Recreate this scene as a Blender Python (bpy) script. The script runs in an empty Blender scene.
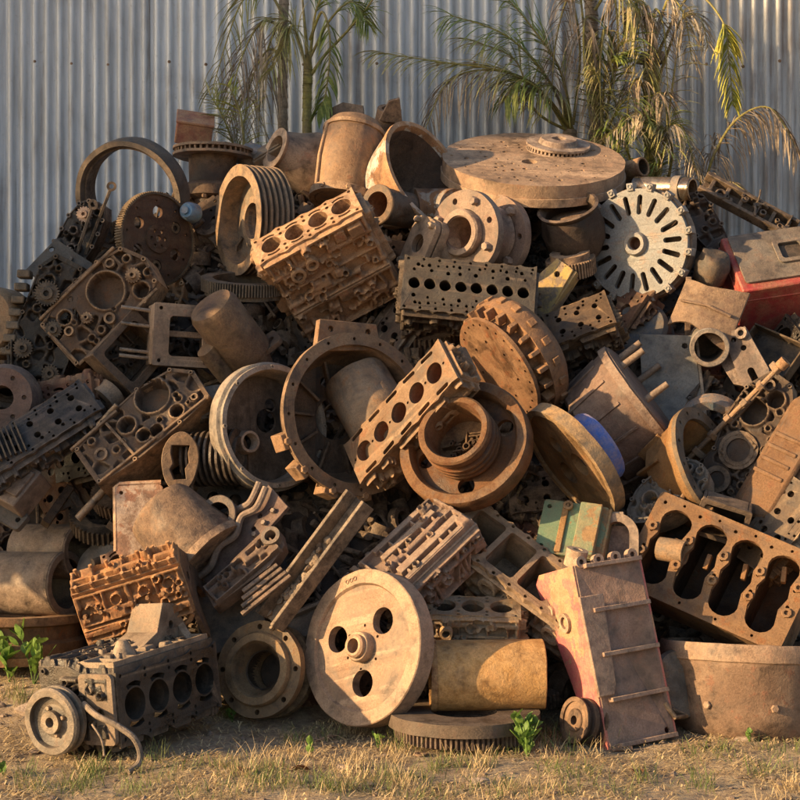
import bpy, bmesh, math, random
import numpy as np
from mathutils import Vector, Matrix, noise
from mathutils.geometry import tessellate_polygon

# ---------------------------------------------------------------- camera, sky, sun, exposure
scene = bpy.context.scene
COL = scene.collection
CAM = Vector((0.0, -7.0, 1.45))
FPX = 1610.0                                   # focal length in photograph pixels (800 wide)
cam_data = bpy.data.cameras.new("camera")
cam_data.sensor_width = 36.0
cam_data.lens = 36.0 * FPX / 800.0
cam_data.clip_end = 2000.0
cam = bpy.data.objects.new("camera", cam_data)
cam.location = CAM
cam.rotation_euler = (math.radians(90), 0, 0)
COL.objects.link(cam)
scene.camera = cam

SUN_EL = math.radians(16.0)
SUN_AZ = math.radians(-110.0)                  # measured from +Y, clockwise seen from above
SUN_DIR = Vector((math.sin(SUN_AZ) * math.cos(SUN_EL), math.cos(SUN_AZ) * math.cos(SUN_EL), math.sin(SUN_EL)))
world = bpy.data.worlds.new("World")
scene.world = world
world.use_nodes = True
wn = world.node_tree
wn.nodes.clear()
sky = wn.nodes.new("ShaderNodeTexSky")
sky.sky_type = 'NISHITA'
sky.sun_disc = False
sky.sun_elevation = SUN_EL
sky.sun_rotation = SUN_AZ
sky.air_density = 1.0
sky.dust_density = 2.0
bg = wn.nodes.new("ShaderNodeBackground")
bg.inputs["Strength"].default_value = 0.105
wo = wn.nodes.new("ShaderNodeOutputWorld")
wn.links.new(sky.outputs[0], bg.inputs[0])
wn.links.new(bg.outputs[0], wo.inputs[0])
sun_data = bpy.data.lights.new("sun", 'SUN')
sun_data.energy = 5.0
sun_data.angle = math.radians(0.6)
sun_data.color = (1.0, 0.66, 0.32)
sun = bpy.data.objects.new("sun", sun_data)
sun.rotation_euler = (-SUN_DIR).to_track_quat('-Z', 'Y').to_euler()
sun.location = (-6, -6, 8)
COL.objects.link(sun)
scene.view_settings.view_transform = 'Standard'
scene.view_settings.look = 'None'
scene.view_settings.exposure = 1.08
scene.view_settings.gamma = 1.0
scene.view_settings.use_curve_mapping = False
scene.render.engine = 'CYCLES'
scene.cycles.max_bounces = 5
scene.cycles.diffuse_bounces = 3
scene.cycles.glossy_bounces = 2
scene.cycles.transmission_bounces = 2

# ---------------------------------------------------------------- materials
def rgba(c): return (c[0], c[1], c[2], 1.0)

class NT:
    def __init__(self, name):
        self.m = bpy.data.materials.new(name)
        self.m.use_nodes = True
        self.t = self.m.node_tree
        self.t.nodes.clear()
        self.out = self.n("ShaderNodeOutputMaterial")
        self.b = self.n("ShaderNodeBsdfPrincipled")
        self.l(self.b.outputs[0], self.out.inputs[0])
    def n(self, typ, **kw):
        nd = self.t.nodes.new(typ)
        for k, v in kw.items():
            if hasattr(nd, k): setattr(nd, k, v)
        return nd
    def l(self, a, b): self.t.links.new(a, b)
    def noise(self, vec, scale, detail=6, rough=0.6, dist=0.0):
        nd = self.n("ShaderNodeTexNoise")
        nd.inputs["Scale"].default_value = scale
        nd.inputs["Detail"].default_value = detail
        nd.inputs["Roughness"].default_value = rough
        nd.inputs["Distortion"].default_value = dist
        self.l(vec, nd.inputs["Vector"])
        return nd.outputs["Fac"]
    def ramp(self, fac, a, b, va=0.0, vb=1.0):
        nd = self.n("ShaderNodeMapRange")
        nd.clamp = True
        nd.inputs[1].default_value = a; nd.inputs[2].default_value = b
        nd.inputs[3].default_value = va; nd.inputs[4].default_value = vb
        self.l(fac, nd.inputs[0])
        return nd.outputs[0]
    def mix(self, fac, a, b):
        nd = self.n("ShaderNodeMix"); nd.data_type = 'RGBA'
        if isinstance(fac, (int, float)): nd.inputs[0].default_value = fac
        else: self.l(fac, nd.inputs[0])
        for sock, v in ((nd.inputs[6], a), (nd.inputs[7], b)):
            if isinstance(v, tuple): sock.default_value = rgba(v)
            else: self.l(v, sock)
        return nd.outputs[2]
    def math(self, op, a, b=0.0):
        nd = self.n("ShaderNodeMath"); nd.operation = op
        for sock, v in ((nd.inputs[0], a), (nd.inputs[1], b)):
            if isinstance(v, (int, float)): sock.default_value = v
            else: self.l(v, sock)
        return nd.outputs[0]
    def bump(self, h, strength, dist):
        nd = self.n("ShaderNodeBump")
        nd.inputs["Strength"].default_value = strength
        nd.inputs["Distance"].default_value = dist
        self.l(h, nd.inputs["Height"])
        return nd.outputs[0]

def metal(name, base, alt, dark, rough=0.8, dust=0.4, paint=None, paint_amt=0.5, metallic=0.0, bump=0.55, edge=0.6,
          dustcol=(0.33, 0.205, 0.10), stain=0.85, sat=0.88):
    """cast iron with rust, oil stains, settled dust, worn edges and, if asked, chipped paint"""
    N = NT(name)
    tc = N.n("ShaderNodeTexCoord")
    at = N.n("ShaderNodeAttribute"); at.attribute_type = 'OBJECT'; at.attribute_name = "tint"
    mul = N.n("ShaderNodeVectorMath"); mul.operation = 'MULTIPLY_ADD'
    N.l(at.outputs["Color"], mul.inputs[0]); mul.inputs[1].default_value = (37.0, 23.0, 51.0)
    N.l(tc.outputs["Object"], mul.inputs[2])
    v = mul.outputs[0]
    big = N.noise(v, 4.2, 3, 0.62, 0.8)
    mid = N.noise(v, 17.0, 5, 0.72, 0.25)
    fine = N.noise(v, 120.0, 3, 0.8)
    mp = N.n("ShaderNodeMapping"); mp.inputs["Location"].default_value = (5.3, 9.1, 2.7); N.l(v, mp.inputs[0])
    oil = N.noise(mp.outputs[0], 6.5, 6, 0.72, 0.35)
    col = N.mix(N.ramp(big, 0.40, 0.60), base, alt)
    warm = tuple(min(0.9, c) for c in (alt[0]*1.3, alt[1]*0.86, alt[2]*0.6))
    col = N.mix(N.math('MULTIPLY', N.ramp(mid, 0.575, 0.605), 0.7), col, warm)
    if paint:
        pn = N.math('ADD', N.math('MULTIPLY', big, 0.55), N.math('MULTIPLY', mid, 0.45))
        th = 0.68 - 0.36 * paint_amt
        pm = N.ramp(pn, th - 0.012, th + 0.012)
        pc = N.mix(N.ramp(fine, 0.3, 0.7), paint, tuple(c * 0.72 for c in paint))
        col = N.mix(pm, col, pc)
    st = N.math('ADD', N.math('MULTIPLY', oil, 0.75), N.math('MULTIPLY', fine, 0.25))
    col = N.mix(N.math('MULTIPLY', N.ramp(st, 0.49, 0.60), stain), col, dark)
    # dust settled on faces that look up, and on rubbed edges
    geo = N.n("ShaderNodeNewGeometry")
    sep = N.n("ShaderNodeSeparateXYZ"); N.l(geo.outputs["Normal"], sep.inputs[0])
    up = N.ramp(sep.outputs[2], 0.0, 0.9)
    dn = N.ramp(N.math('ADD', N.math('MULTIPLY', mid, 0.6), N.math('MULTIPLY', big, 0.4)), 0.40, 0.58)
    dm = N.math('MULTIPLY', N.math('ADD', N.math('MULTIPLY', up, 0.85), 0.15), dn)
    col = N.mix(N.math('MULTIPLY', dm, dust), col, dustcol)
    pt = N.ramp(geo.outputs["Pointiness"], 0.515, 0.60)
    col = N.mix(N.math('MULTIPLY', N.math('MULTIPLY', pt, edge), N.ramp(mid, 0.35, 0.6, 0.1, 1.0)), col, tuple(min(0.6, c * 1.35 + 0.02) for c in dustcol))
    # fine speckle, then each casting its own tone
    hv = N.n("ShaderNodeHueSaturation")
    sepc = N.n("ShaderNodeSeparateXYZ"); N.l(at.outputs["Vector"], sepc.inputs[0])
    val = N.math('MULTIPLY', N.ramp(sepc.outputs[0], 0, 1, 0.46, 1.34), N.ramp(fine, 0.30, 0.70, 0.66, 1.26))
    N.l(val, hv.inputs["Value"])
    N.l(N.ramp(sepc.outputs[1], 0, 1, 0.488, 0.506), hv.inputs["Hue"])
    N.l(N.ramp(sepc.outputs[2], 0, 1, 0.9 if paint else sat*0.62, 1.05 if paint else sat*1.22), hv.inputs["Saturation"])
    N.l(col, hv.inputs["Color"])
    N.l(hv.outputs[0], N.b.inputs["Base Color"])
    N.b.inputs["Metallic"].default_value = metallic
    N.l(N.ramp(oil, 0.44, 0.60, min(1.0, rough + 0.12), rough - 0.32), N.b.inputs["Roughness"])
    N.b.inputs["Specular IOR Level"].default_value = 0.35
    h = N.math('ADD', N.math('MULTIPLY', mid, 0.8), N.math('MULTIPLY', fine, 0.34))
    N.l(N.bump(h, bump, 0.012), N.b.inputs["Normal"])
    return N.m

M = {}
M['tan'] = metal('dusty_tan_iron', (0.245, 0.155, 0.085), (0.165, 0.095, 0.050), (0.040, 0.026, 0.018))
M['ochre'] = metal('ochre_rust_iron', (0.285, 0.155, 0.066), (0.190, 0.094, 0.040), (0.050, 0.028, 0.017))
M['orange'] = metal('orange_rust_iron', (0.270, 0.122, 0.052), (0.175, 0.072, 0.032), (0.058, 0.028, 0.017), dust=0.3)
M['rust'] = metal('deep_rust_iron', (0.150, 0.064, 0.034), (0.095, 0.042, 0.026), (0.030, 0.019, 0.015), dust=0.15)
M['pink'] = metal('pinkish_rust_iron', (0.225, 0.125, 0.084), (0.150, 0.080, 0.052), (0.050, 0.030, 0.022), dust=0.22)
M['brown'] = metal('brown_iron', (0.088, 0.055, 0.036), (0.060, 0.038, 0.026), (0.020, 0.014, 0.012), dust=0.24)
M['dark'] = metal('oily_black_iron', (0.022, 0.019, 0.017), (0.042, 0.032, 0.025), (0.009, 0.008, 0.008), rough=0.55, dust=0.10, edge=0.35)
M['dark_inner'] = metal('dark_inner_iron', (0.030, 0.024, 0.020), (0.055, 0.034, 0.022), (0.012, 0.010, 0.009), rough=0.7, dust=0.1, edge=0.1)  # near-black tone given to bores, pipe insides and case floors
M['alu'] = metal('greasy_aluminium', (0.21, 0.185, 0.15), (0.11, 0.095, 0.075), (0.03, 0.027, 0.024), rough=0.5, metallic=0.35, dust=0.25)
M['grey'] = metal('grey_iron', (0.125, 0.118, 0.108), (0.085, 0.077, 0.068), (0.032, 0.028, 0.025), dust=0.08, edge=0.4)
M['greytan'] = metal('grey_tan_iron', (0.185, 0.155, 0.122), (0.130, 0.100, 0.074), (0.040, 0.031, 0.025), dust=0.22)
M['zinc'] = metal('pale_zinc_plate', (0.37, 0.385, 0.39), (0.29, 0.295, 0.29), (0.15, 0.13, 0.11), rough=0.6, dust=0.12, stain=0.45)
M['chrome'] = metal('bare_steel', (0.55, 0.53, 0.50), (0.42, 0.38, 0.33), (0.16, 0.11, 0.07), rough=0.35, metallic=0.8, dust=0.2, bump=0.2)
M['red'] = metal('worn_red_paint', (0.33, 0.185, 0.10), (0.25, 0.13, 0.07), (0.12, 0.06, 0.04), paint=(0.46, 0.07, 0.085), paint_amt=0.6, dust=0.3, stain=0.45)
M['redfull'] = metal('dusty_red_paint', (0.28, 0.15, 0.085), (0.22, 0.10, 0.06), (0.1, 0.05, 0.035), paint=(0.46, 0.016, 0.02), paint_amt=0.95, dust=0.10, rough=0.55, stain=0.4)
M['redpink'] = metal('faded_red_paint', (0.22, 0.10, 0.075), (0.16, 0.08, 0.06), (0.08, 0.04, 0.035), paint=(0.27, 0.085, 0.07), paint_amt=0.75, dust=0.3)
M['blue'] = metal('chipped_blue_paint', (0.22, 0.15, 0.10), (0.16, 0.11, 0.08), (0.06, 0.045, 0.04), paint=(0.012, 0.12, 0.50), paint_amt=0.86, dust=0.15, stain=0.4)
M['sky'] = metal('bright_blue_plastic', (0.05, 0.27, 0.48), (0.05, 0.22, 0.42), (0.03, 0.12, 0.22), rough=0.5, dust=0.12, sat=1.0)
M['blueg'] = metal('faded_blue_paint', (0.20, 0.15, 0.11), (0.15, 0.12, 0.09), (0.06, 0.05, 0.045), paint=(0.115, 0.165, 0.225), paint_amt=0.75, dust=0.3)
M['green'] = metal('worn_green_paint', (0.30, 0.19, 0.10), (0.22, 0.13, 0.07), (0.09, 0.06, 0.04), paint=(0.16, 0.28, 0.19), paint_amt=0.68, dust=0.25)
M['yellow'] = metal('worn_yellow_paint', (0.17, 0.13, 0.09), (0.12, 0.09, 0.06), (0.05, 0.04, 0.03), paint=(0.34, 0.24, 0.055), paint_amt=0.55, dust=0.25)
M['white'] = metal('peeling_white_paint', (0.28, 0.165, 0.08), (0.21, 0.115, 0.055), (0.09, 0.05, 0.03), paint=(0.47, 0.45, 0.41), paint_amt=0.5, dust=0.3)
M['pinkwhite'] = metal('chalky_pale_rust', (0.30, 0.16, 0.10), (0.22, 0.11, 0.07), (0.1, 0.06, 0.04), paint=(0.42, 0.33, 0.27), paint_amt=0.5, dust=0.3)
M['rubber'] = metal('dusty_rubber', (0.06, 0.048, 0.038), (0.09, 0.065, 0.045), (0.03, 0.025, 0.02), dust=0.5)
M['soil'] = metal('loose_soil', (0.17, 0.10, 0.055), (0.23, 0.14, 0.075), (0.08, 0.05, 0.03), dust=0.3, bump=1.0)

# ---------------------------------------------------------------- mesh building
TAU = math.tau
def circle(r, n=32, cx=0.0, cy=0.0, a0=0.0):
    return [(cx + r * math.cos(a0 + TAU * i / n), cy + r * math.sin(a0 + TAU * i / n)) for i in range(n)]
def rect(w, h, cx=0.0, cy=0.0, c=0.0):
    """rectangle, corners rounded by c"""
    if c <= 0: return [(cx - w/2, cy - h/2), (cx + w/2, cy - h/2), (cx + w/2, cy + h/2), (cx - w/2, cy + h/2)]
    out = []
    for (sx, sy, a) in ((1, -1, -90), (1, 1, 0), (-1, 1, 90), (-1, -1, 180)):
        for k in range(5):
            t = math.radians(a + k * 22.5)
            out.append((cx + sx * (w/2 - c) + c * math.cos(t), cy + sy * (h/2 - c) + c * math.sin(t)))
    return out
def slot(cx, cy, length, width, ang, n=6):
    out = []
    ca, sa = math.cos(ang), math.sin(ang)
    for s in (1, -1):
        for k in range(n + 1):
            t = -math.pi/2 + math.pi * k / n
            x = s * (length/2 - width/2) + s * width/2 * math.cos(t); y = s * width/2 * math.sin(t)
            out.append((cx + x * ca - y * sa, cy + x * sa + y * ca))
    return out
def kidney(cx, cy, r0, r1, a0, a1, n=6):
    o = [(cx + r1 * math.cos(a0 + (a1-a0)*k/n), cy + r1 * math.sin(a0 + (a1-a0)*k/n)) for k in range(n+1)]
    return o + [(cx + r0 * math.cos(a1 + (a0-a1)*k/n), cy + r0 * math.sin(a1 + (a0-a1)*k/n)) for k in range(n+1)]
def toothed(R, n, depth, cx=0.0, cy=0.0):
    out = []
    for i in range(n):
        for (f, r) in ((0.0, R - depth), (0.25, R - depth), (0.42, R), (0.78, R)):
            a = TAU * (i + f) / n
            out.append((cx + r * math.cos(a), cy + r * math.sin(a)))
    return out
def blob(R, n, amp, seed, sx=1.0, sy=1.0):
    rr = random.Random(seed); ph = [rr.uniform(0, TAU) for _ in range(4)]
    out = []
    for i in range(n):
        a = TAU * i / n
        r = R * (1 + amp * (math.sin(2*a + ph[0]) + 0.6*math.sin(3*a + ph[1]) + 0.45*math.sin(5*a + ph[2])))
        out.append((r * math.cos(a) * sx, r * math.sin(a) * sy))
    return out
def frame(origin, z, x=None):
    z = Vector(z).normalized()
    x = Vector(x) if x is not None else (Vector((1, 0, 0)) if abs(z.x) < 0.9 else Vector((0, 1, 0)))
    x = (x - z * x.dot(z)).normalized()
    y = z.cross(x)
    m = Matrix((x, y, z)).transposed().to_4x4()
    m.translation = Vector(origin)
    return m

class MB:
    def __init__(self): self.v = []; self.f = []
    def add(self, vs, fs, Mx=None):
        o = len(self.v)
        self.v.extend([(Mx @ Vector(p)) if Mx is not None else Vector(p) for p in vs])
        self.f.extend([tuple(i + o for i in f) for f in fs])
        return self
    def box(self, c, size, Mx=None, taper=1.0):
        a, b, h = size[0]/2, size[1]/2, size[2]/2
        vs = []
        for z, k in ((-h, 1.0), (h, taper)):
            vs += [(c[0]-a*k, c[1]-b*k, c[2]+z), (c[0]+a*k, c[1]-b*k, c[2]+z), (c[0]+a*k, c[1]+b*k, c[2]+z), (c[0]-a*k, c[1]+b*k, c[2]+z)]
        return self.add(vs, [(3,2,1,0),(4,5,6,7),(0,1,5,4),(1,2,6,5),(2,3,7,6),(3,0,4,7)], Mx)
    def cyl(self, p0, p1, r0, r1=None, n=14):
        p0 = Vector(p0); p1 = Vector(p1); r1 = r0 if r1 is None else r1
        F = frame(p0, p1 - p0); L = (p1 - p0).length
        vs = [(r0*math.cos(TAU*i/n), r0*math.sin(TAU*i/n), 0) for i in range(n)] + [(r1*math.cos(TAU*i/n), r1*math.sin(TAU*i/n), L) for i in range(n)]
        fs = [(i, (i+1) % n, n+(i+1) % n, n+i) for i in range(n)] + [tuple(range(n-1, -1, -1)), tuple(range(n, 2*n))]
        return self.add(vs, fs, F)
    def lathe(self, prof, n=48, Mx=None, closed=True):
        """profile of (r, z); r == 0 ends on the axis; closed joins last to first"""
        vs, rings = [], []
        for (r, z) in prof:
            if r <= 1e-6: rings.append([len(vs)]); vs.append((0, 0, z))
            else:
                rings.append(list(range(len(vs), len(vs) + n)))
                vs += [(r*math.cos(TAU*i/n), r*math.sin(TAU*i/n), z) for i in range(n)]
        fs = []; m = len(rings)
        for k in range(m if closed else m - 1):
            A, B = rings[k], rings[(k+1) % m]
            if len(A) == 1 and len(B) == 1: continue
            for i in range(n):
                j = (i+1) % n
                if len(A) == 1: fs.append((A[0], B[j], B[i]))
                elif len(B) == 1: fs.append((A[i], A[j], B[0]))
                else: fs.append((A[i], A[j], B[j], B[i]))
        return self.add(vs, fs, Mx)
    def ring(self, r0, r1, z0, z1, n=48, Mx=None):
        return self.lathe([(r0, z0), (r1, z0), (r1, z1), (r0, z1)], n, Mx)
    def plate(self, outer, holes, z0, z1, Mx=None):
        loops = [outer] + list(holes)
        flat = [p for lp in loops for p in lp]
        N = len(flat)
        if len(loops) == 1: tris = None
        else: tris = tessellate_polygon([[Vector((p[0], p[1], 0)) for p in lp] for lp in loops])
        vs = [(p[0], p[1], z0) for p in flat] + [(p[0], p[1], z1) for p in flat]
        fs = []
        if tris is None:
            fs = [tuple(range(N-1, -1, -1)), tuple(range(N, 2*N))]
        else:
            for t in tris:
                a, b, c = t
                ar = (flat[b][0]-flat[a][0])*(flat[c][1]-flat[a][1]) - (flat[b][1]-flat[a][1])*(flat[c][0]-flat[a][0])
                if ar < 0: a, b, c = a, c, b
                fs.append((c, b, a)); fs.append((a+N, b+N, c+N))
        o = 0
        for lp in loops:
            n = len(lp)
            for i in range(n):
                j = (i+1) % n
                fs.append((o+i, o+j, o+j+N, o+i+N))
            o += n
        return self.add(vs, fs, Mx)
    def tube(self, pts, r, n=8, r1=None):
        pts = [Vector(p) for p in pts]; m = len(pts); vs = []
        r1 = r if r1 is None else r1
        prev = None
        for k, p in enumerate(pts):
            d = (pts[min(k+1, m-1)] - pts[max(k-1, 0)]).normalized()
            if prev is None: x = d.orthogonal().normalized()
            else: x = (prev - d * prev.dot(d)).normalized()
            prev = x; y = d.cross(x); rr = r + (r1 - r) * k / max(1, m-1)
            vs += [p + (x*math.cos(TAU*i/n) + y*math.sin(TAU*i/n)) * rr for i in range(n)]
        fs = []
        for k in range(m-1):
            for i in range(n):
                j = (i+1) % n
                fs.append((k*n+i, k*n+j, (k+1)*n+j, (k+1)*n+i))
        fs += [tuple(range(n-1, -1, -1)), tuple(range((m-1)*n, m*n))]
        return self.add(vs, fs)
    def wall(self, line, th, x0, x1):
        """polyline in (y, z) thickened inwards and swept along x"""
        n = len(line); inn = []
        for k in range(n):
            a = Vector(line[max(k-1, 0)]); b = Vector(line[min(k+1, n-1)]); d = (b - a).normalized()
            nn = Vector((d.y, -d.x))
            inn.append((line[k][0] + nn.x*th, line[k][1] + nn.y*th))
        poly = list(line) + inn[::-1]; N = len(poly)
        vs = [(x0, p[0], p[1]) for p in poly] + [(x1, p[0], p[1]) for p in poly]
        fs = [(i, (i+1) % N, N+(i+1) % N, N+i) for i in range(N)]
        for k in range(n-1):
            q = (k, k+1, N-2-k, N-1-k)
            fs.append(q[::-1]); fs.append(tuple(i+N for i in q))
        return self.add(vs, fs)
    def boss(self, p, z, r, h, hole=0.5, n=14, depth=None):
        """a round boss with a blind hole"""
        depth = h * 0.8 if depth is None else depth
        F = frame(p, z)
        if hole <= 0: return self.lathe([(0, -1), (r, -1), (r, h), (0, h)], n, F, False)
        return self.lathe([(0, -1), (r, -1), (r, h), (r*hole, h), (r*hole, h-depth), (0, h-depth)], n, F, False)
    def hexbolt(self, p, z, r, h):
        F = frame(p, z)
        return self.lathe([(0, -1), (r, -1), (r, h*0.8), (r*0.8, h), (0, h)], 6, F, False)

SMOOTH = math.radians(38)
def build(mb, name, mat, parent=None, s=1.0, bevel=0.0, jitter=0.0, tint=None, kind=None, seed=0, smooth=SMOOTH):
    me = bpy.data.meshes.new(name)
    vs = [p * s for p in mb.v]
    if jitter:
        o = Vector((seed * 3.1, seed * 1.7, 0))
        vs = [p + noise.noise_vector(p * 14.0 + o) * jitter for p in vs]
    me.from_pydata(vs, [], mb.f)
    bm = bmesh.new(); bm.from_mesh(me)
    if smooth < 1.0: bmesh.ops.recalc_face_normals(bm, faces=bm.faces)
    bm.to_mesh(me); bm.free()
    me.polygons.foreach_set("use_smooth", [True] * len(me.polygons))
    me.set_sharp_from_angle(angle=smooth)
    ob = bpy.data.objects.new(name, me)
    COL.objects.link(ob)
    me.materials.append(mat)
    if parent: ob.parent = parent
    if bevel:
        b = ob.modifiers.new("bevel", 'BEVEL')
        b.width = bevel; b.segments = 2; b.limit_method = 'ANGLE'; b.angle_limit = math.radians(50)
        b.use_clamp_overlap = True; b.harden_normals = False
    if tint is not None: ob["tint"] = tint
    if kind: ob["kind"] = kind
    return ob

# ---------------------------------------------------------------- placing things by photograph pixel and depth
def at(px, py, Y):
    d = Y - CAM.y
    return Vector(((px - 400.0) * d / FPX, Y, CAM.z - (py - 400.0) * d / FPX))
def foot_k(px):
    q = max(0.0, min(1.0, (135.0 - px)/80.0)); return q*q*(3 - 2*q)
def surf(py, px=400.0):
    """depth of the heap's front slope at a photograph row"""
    k = (py - 400.0) / FPX
    q = max(0.0, min(1.0, (py - 440.0)/150.0))
    return (1.45 - k * 7.0) / (1.5 + k) + 0.75*foot_k(px)*q*q*(3 - 2*q)
SEED = [0]
class T:
    """one thing: an Empty with its parts; shapes are given in photograph pixels at its depth"""
    def __init__(self, name, label, cat, px, py, dy=0.0, z=(0, 0, 1), x=(1, 0, 0), mat='tan', group=None, Y=None, shift=(0, 0, 0), tint=None):
        SEED[0] += 1
        self.seed = SEED[0]; self.r = random.Random(self.seed * 7919)
        self.Y = surf(py, px) + dy if Y is None else Y
        self.s = (self.Y - CAM.y) / FPX
        loc = at(px, py, self.Y)
        t = (CAM - loc).normalized(); r = Vector((0, 0, 1)).cross(t).normalized(); u = t.cross(r)
        V = lambda q: r * q[0] + u * q[1] + t * q[2]
        Z = V(z).normalized(); X = V(x)
        X = (X - Z * X.dot(Z)).normalized(); Yv = Z.cross(X)
        m = Matrix((X, Yv, Z)).transposed().to_4x4()
        m.translation = loc + m.to_3x3() @ (Vector(shift) * self.s)
        e = bpy.data.objects.new(name, None)
        e.empty_display_size = 0.1
        e.matrix_world = m
        COL.objects.link(e)
        e["label"] = label; e["category"] = cat
        if group: e["group"] = group
        self.root = e; self.mat = M[mat]; self.m3 = m.to_3x3(); self.t = t
        self.tint = tint or (self.r.random(), self.r.random(), self.r.random())
    def facing(self, n):
        return (self.m3 @ Vector(n).normalized()).dot(self.t)
    def part(self, name, mb, mat=None, parent=None, bevel=0.7, jitter=0.0025, label=None, kind=None, smooth=SMOOTH):
        ob = build(mb, name, M[mat] if mat else self.mat, parent or self.root, self.s, bevel * self.s, jitter, self.tint, kind, self.seed, smooth)
        if label: ob["label"] = label
        return ob

# ---------------------------------------------------------------- cast relief: ribs, bosses, pads and pockets fused in one skin
def ss(a, b, x):
    t = np.clip((x - a)/(b - a), 0, 1); return t*t*(3 - 2*t)
def relief_height(w, h, X, Y, feats):
    H = np.zeros_like(X); hole = np.full_like(X, 99.0)
    for f in feats:
        k = f[0]
        if k == 'cells':
            _, n, depth, rib, keep, seed = f
            rr = random.Random(seed)
            g = max(1, int(round(math.sqrt(n*w/h)))); q = max(1, int(round(n/g))); pts = []
            for i in range(g):
                for j in range(q): pts.append((-w/2 + (i + .5 + rr.uniform(-.38, .38))*w/g, -h/2 + (j + .5 + rr.uniform(-.38, .38))*h/q))
            D = np.stack([np.hypot(X - a, Y - b) for a, b in pts]); o = np.argsort(D, axis=0)
            d1 = np.take_along_axis(D, o[:1], 0)[0]; d2 = np.take_along_axis(D, o[1:2], 0)[0] if len(pts) > 1 else d1 + 9
            amt = np.array([0.0 if rr.random() < keep else rr.uniform(0.5, 1.0) for _ in pts])[o[0]]
            H -= depth*amt*ss(rib, rib + 3.2, d2 - d1)
        elif k == 'rib':
            _, x0, y0, x1, y1, wd, ht = f
            dx, dy = x1 - x0, y1 - y0; L2 = dx*dx + dy*dy + 1e-6
            u = np.clip(((X - x0)*dx + (Y - y0)*dy)/L2, 0, 1); d = np.hypot(X - x0 - u*dx, Y - y0 - u*dy)
            H = np.maximum(H, H*0 + ht*(1 - ss(wd/2 - 0.4, wd/2 + 1.2, d)) - 50*(d > wd/2 + 1.2))
        elif k == 'boss':
            _, x, y, r, ht, hr, hd = f
            d = np.hypot(X - x, Y - y)
            H = np.where(d < r + 1.4, np.maximum(H, ht*(1 - ss(r - 0.5, r + 1.4, d))), H)
            if hr > 0: hole = np.where(d < hr + 0.8, np.minimum(hole, ht - hd*(1 - ss(hr - 0.6, hr + 0.8, d))), hole)
        elif k == 'pad':
            _, x, y, pw, ph, ang, ht = f
            c, s_ = math.cos(ang), math.sin(ang); u = (X - x)*c + (Y - y)*s_; v = -(X - x)*s_ + (Y - y)*c
            d = np.maximum(np.abs(u) - pw/2, np.abs(v) - ph/2)
            H = np.maximum(H, ht*(1 - ss(-0.4, 1.6, d)) - 50*(d > 1.6))
        elif k == 'pocket':
            _, x, y, pw, ph, ang, dp = f
            c, s_ = math.cos(ang), math.sin(ang); u = (X - x)*c + (Y - y)*s_; v = -(X - x)*s_ + (Y - y)*c
            d = np.hypot(np.maximum(np.abs(u) - pw/2 + 2, 0), np.maximum(np.abs(v) - ph/2 + 2, 0)) - 2
            hole = np.where(d < 1.2, np.minimum(hole, -dp*(1 - ss(-0.8, 1.2, d)) + H*ss(-0.8, 1.2, d)), hole)
        elif k == 'barrel':
            _, x, hw, ht = f
            u = np.clip(1 - ((X - x)/hw)**2, 0, 1); H = np.maximum(H, ht*np.sqrt(u))
    return np.minimum(H, hole)
def relief(t, F, w, h, feats, mat=None, name='cast_relief', res=1.15, skirt=2.5, mask=None, lift=0.0, jag=0.25):
    """heightfield skin in the frame F (x, y across, z out); its edge turns down into the casting"""
    nx = max(6, int(w/res)); ny = max(6, int(h/res))
    x = np.linspace(-w/2, w/2, nx); y = np.linspace(-h/2, h/2, ny); X, Y = np.meshgrid(x, y)
    H = relief_height(w, h, X, Y, feats) + lift
    rs = np.random.RandomState(t.seed); H += rs.normal(0, jag*0.35, H.shape)
    H[0, :] = H[-1, :] = -skirt; H[:, 0] = H[:, -1] = -skirt
    keep = None
    if mask is not None:
        px = np.array([p[0] for p in mask]); py = np.array([p[1] for p in mask]); ins = np.zeros(X.shape, bool); n = len(mask); j = n - 1
        for i in range(n):
            c = ((py[i] > Y) != (py[j] > Y)) & (X < (px[j] - px[i])*(Y - py[i])/(py[j] - py[i] + 1e-9) + px[i]); ins ^= c; j = i
        keep = ins
    P = np.stack([X, Y, H, np.ones_like(X)], -1).reshape(-1, 4) @ np.array(F).T
    mb = MB(); mb.v = [Vector(p[:3]) for p in P]
    for j in range(ny - 1):
        for i in range(nx - 1):
            if keep is not None and not (keep[j, i] and keep[j, i+1] and keep[j+1, i] and keep[j+1, i+1]): continue
            mb.f.append((j*nx+i, j*nx+i+1, (j+1)*nx+i+1, (j+1)*nx+i))
    if keep is not None:
        used = sorted({i for f in mb.f for i in f}); mp = {k: i for i, k in enumerate(used)}
        mb.v = [mb.v[k] for k in used]; mb.f = [tuple(mp[i] for i in f) for f in mb.f]
    return t.part(name, mb, mat, bevel=0, jitter=0.0015, smooth=math.radians(70))
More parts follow.
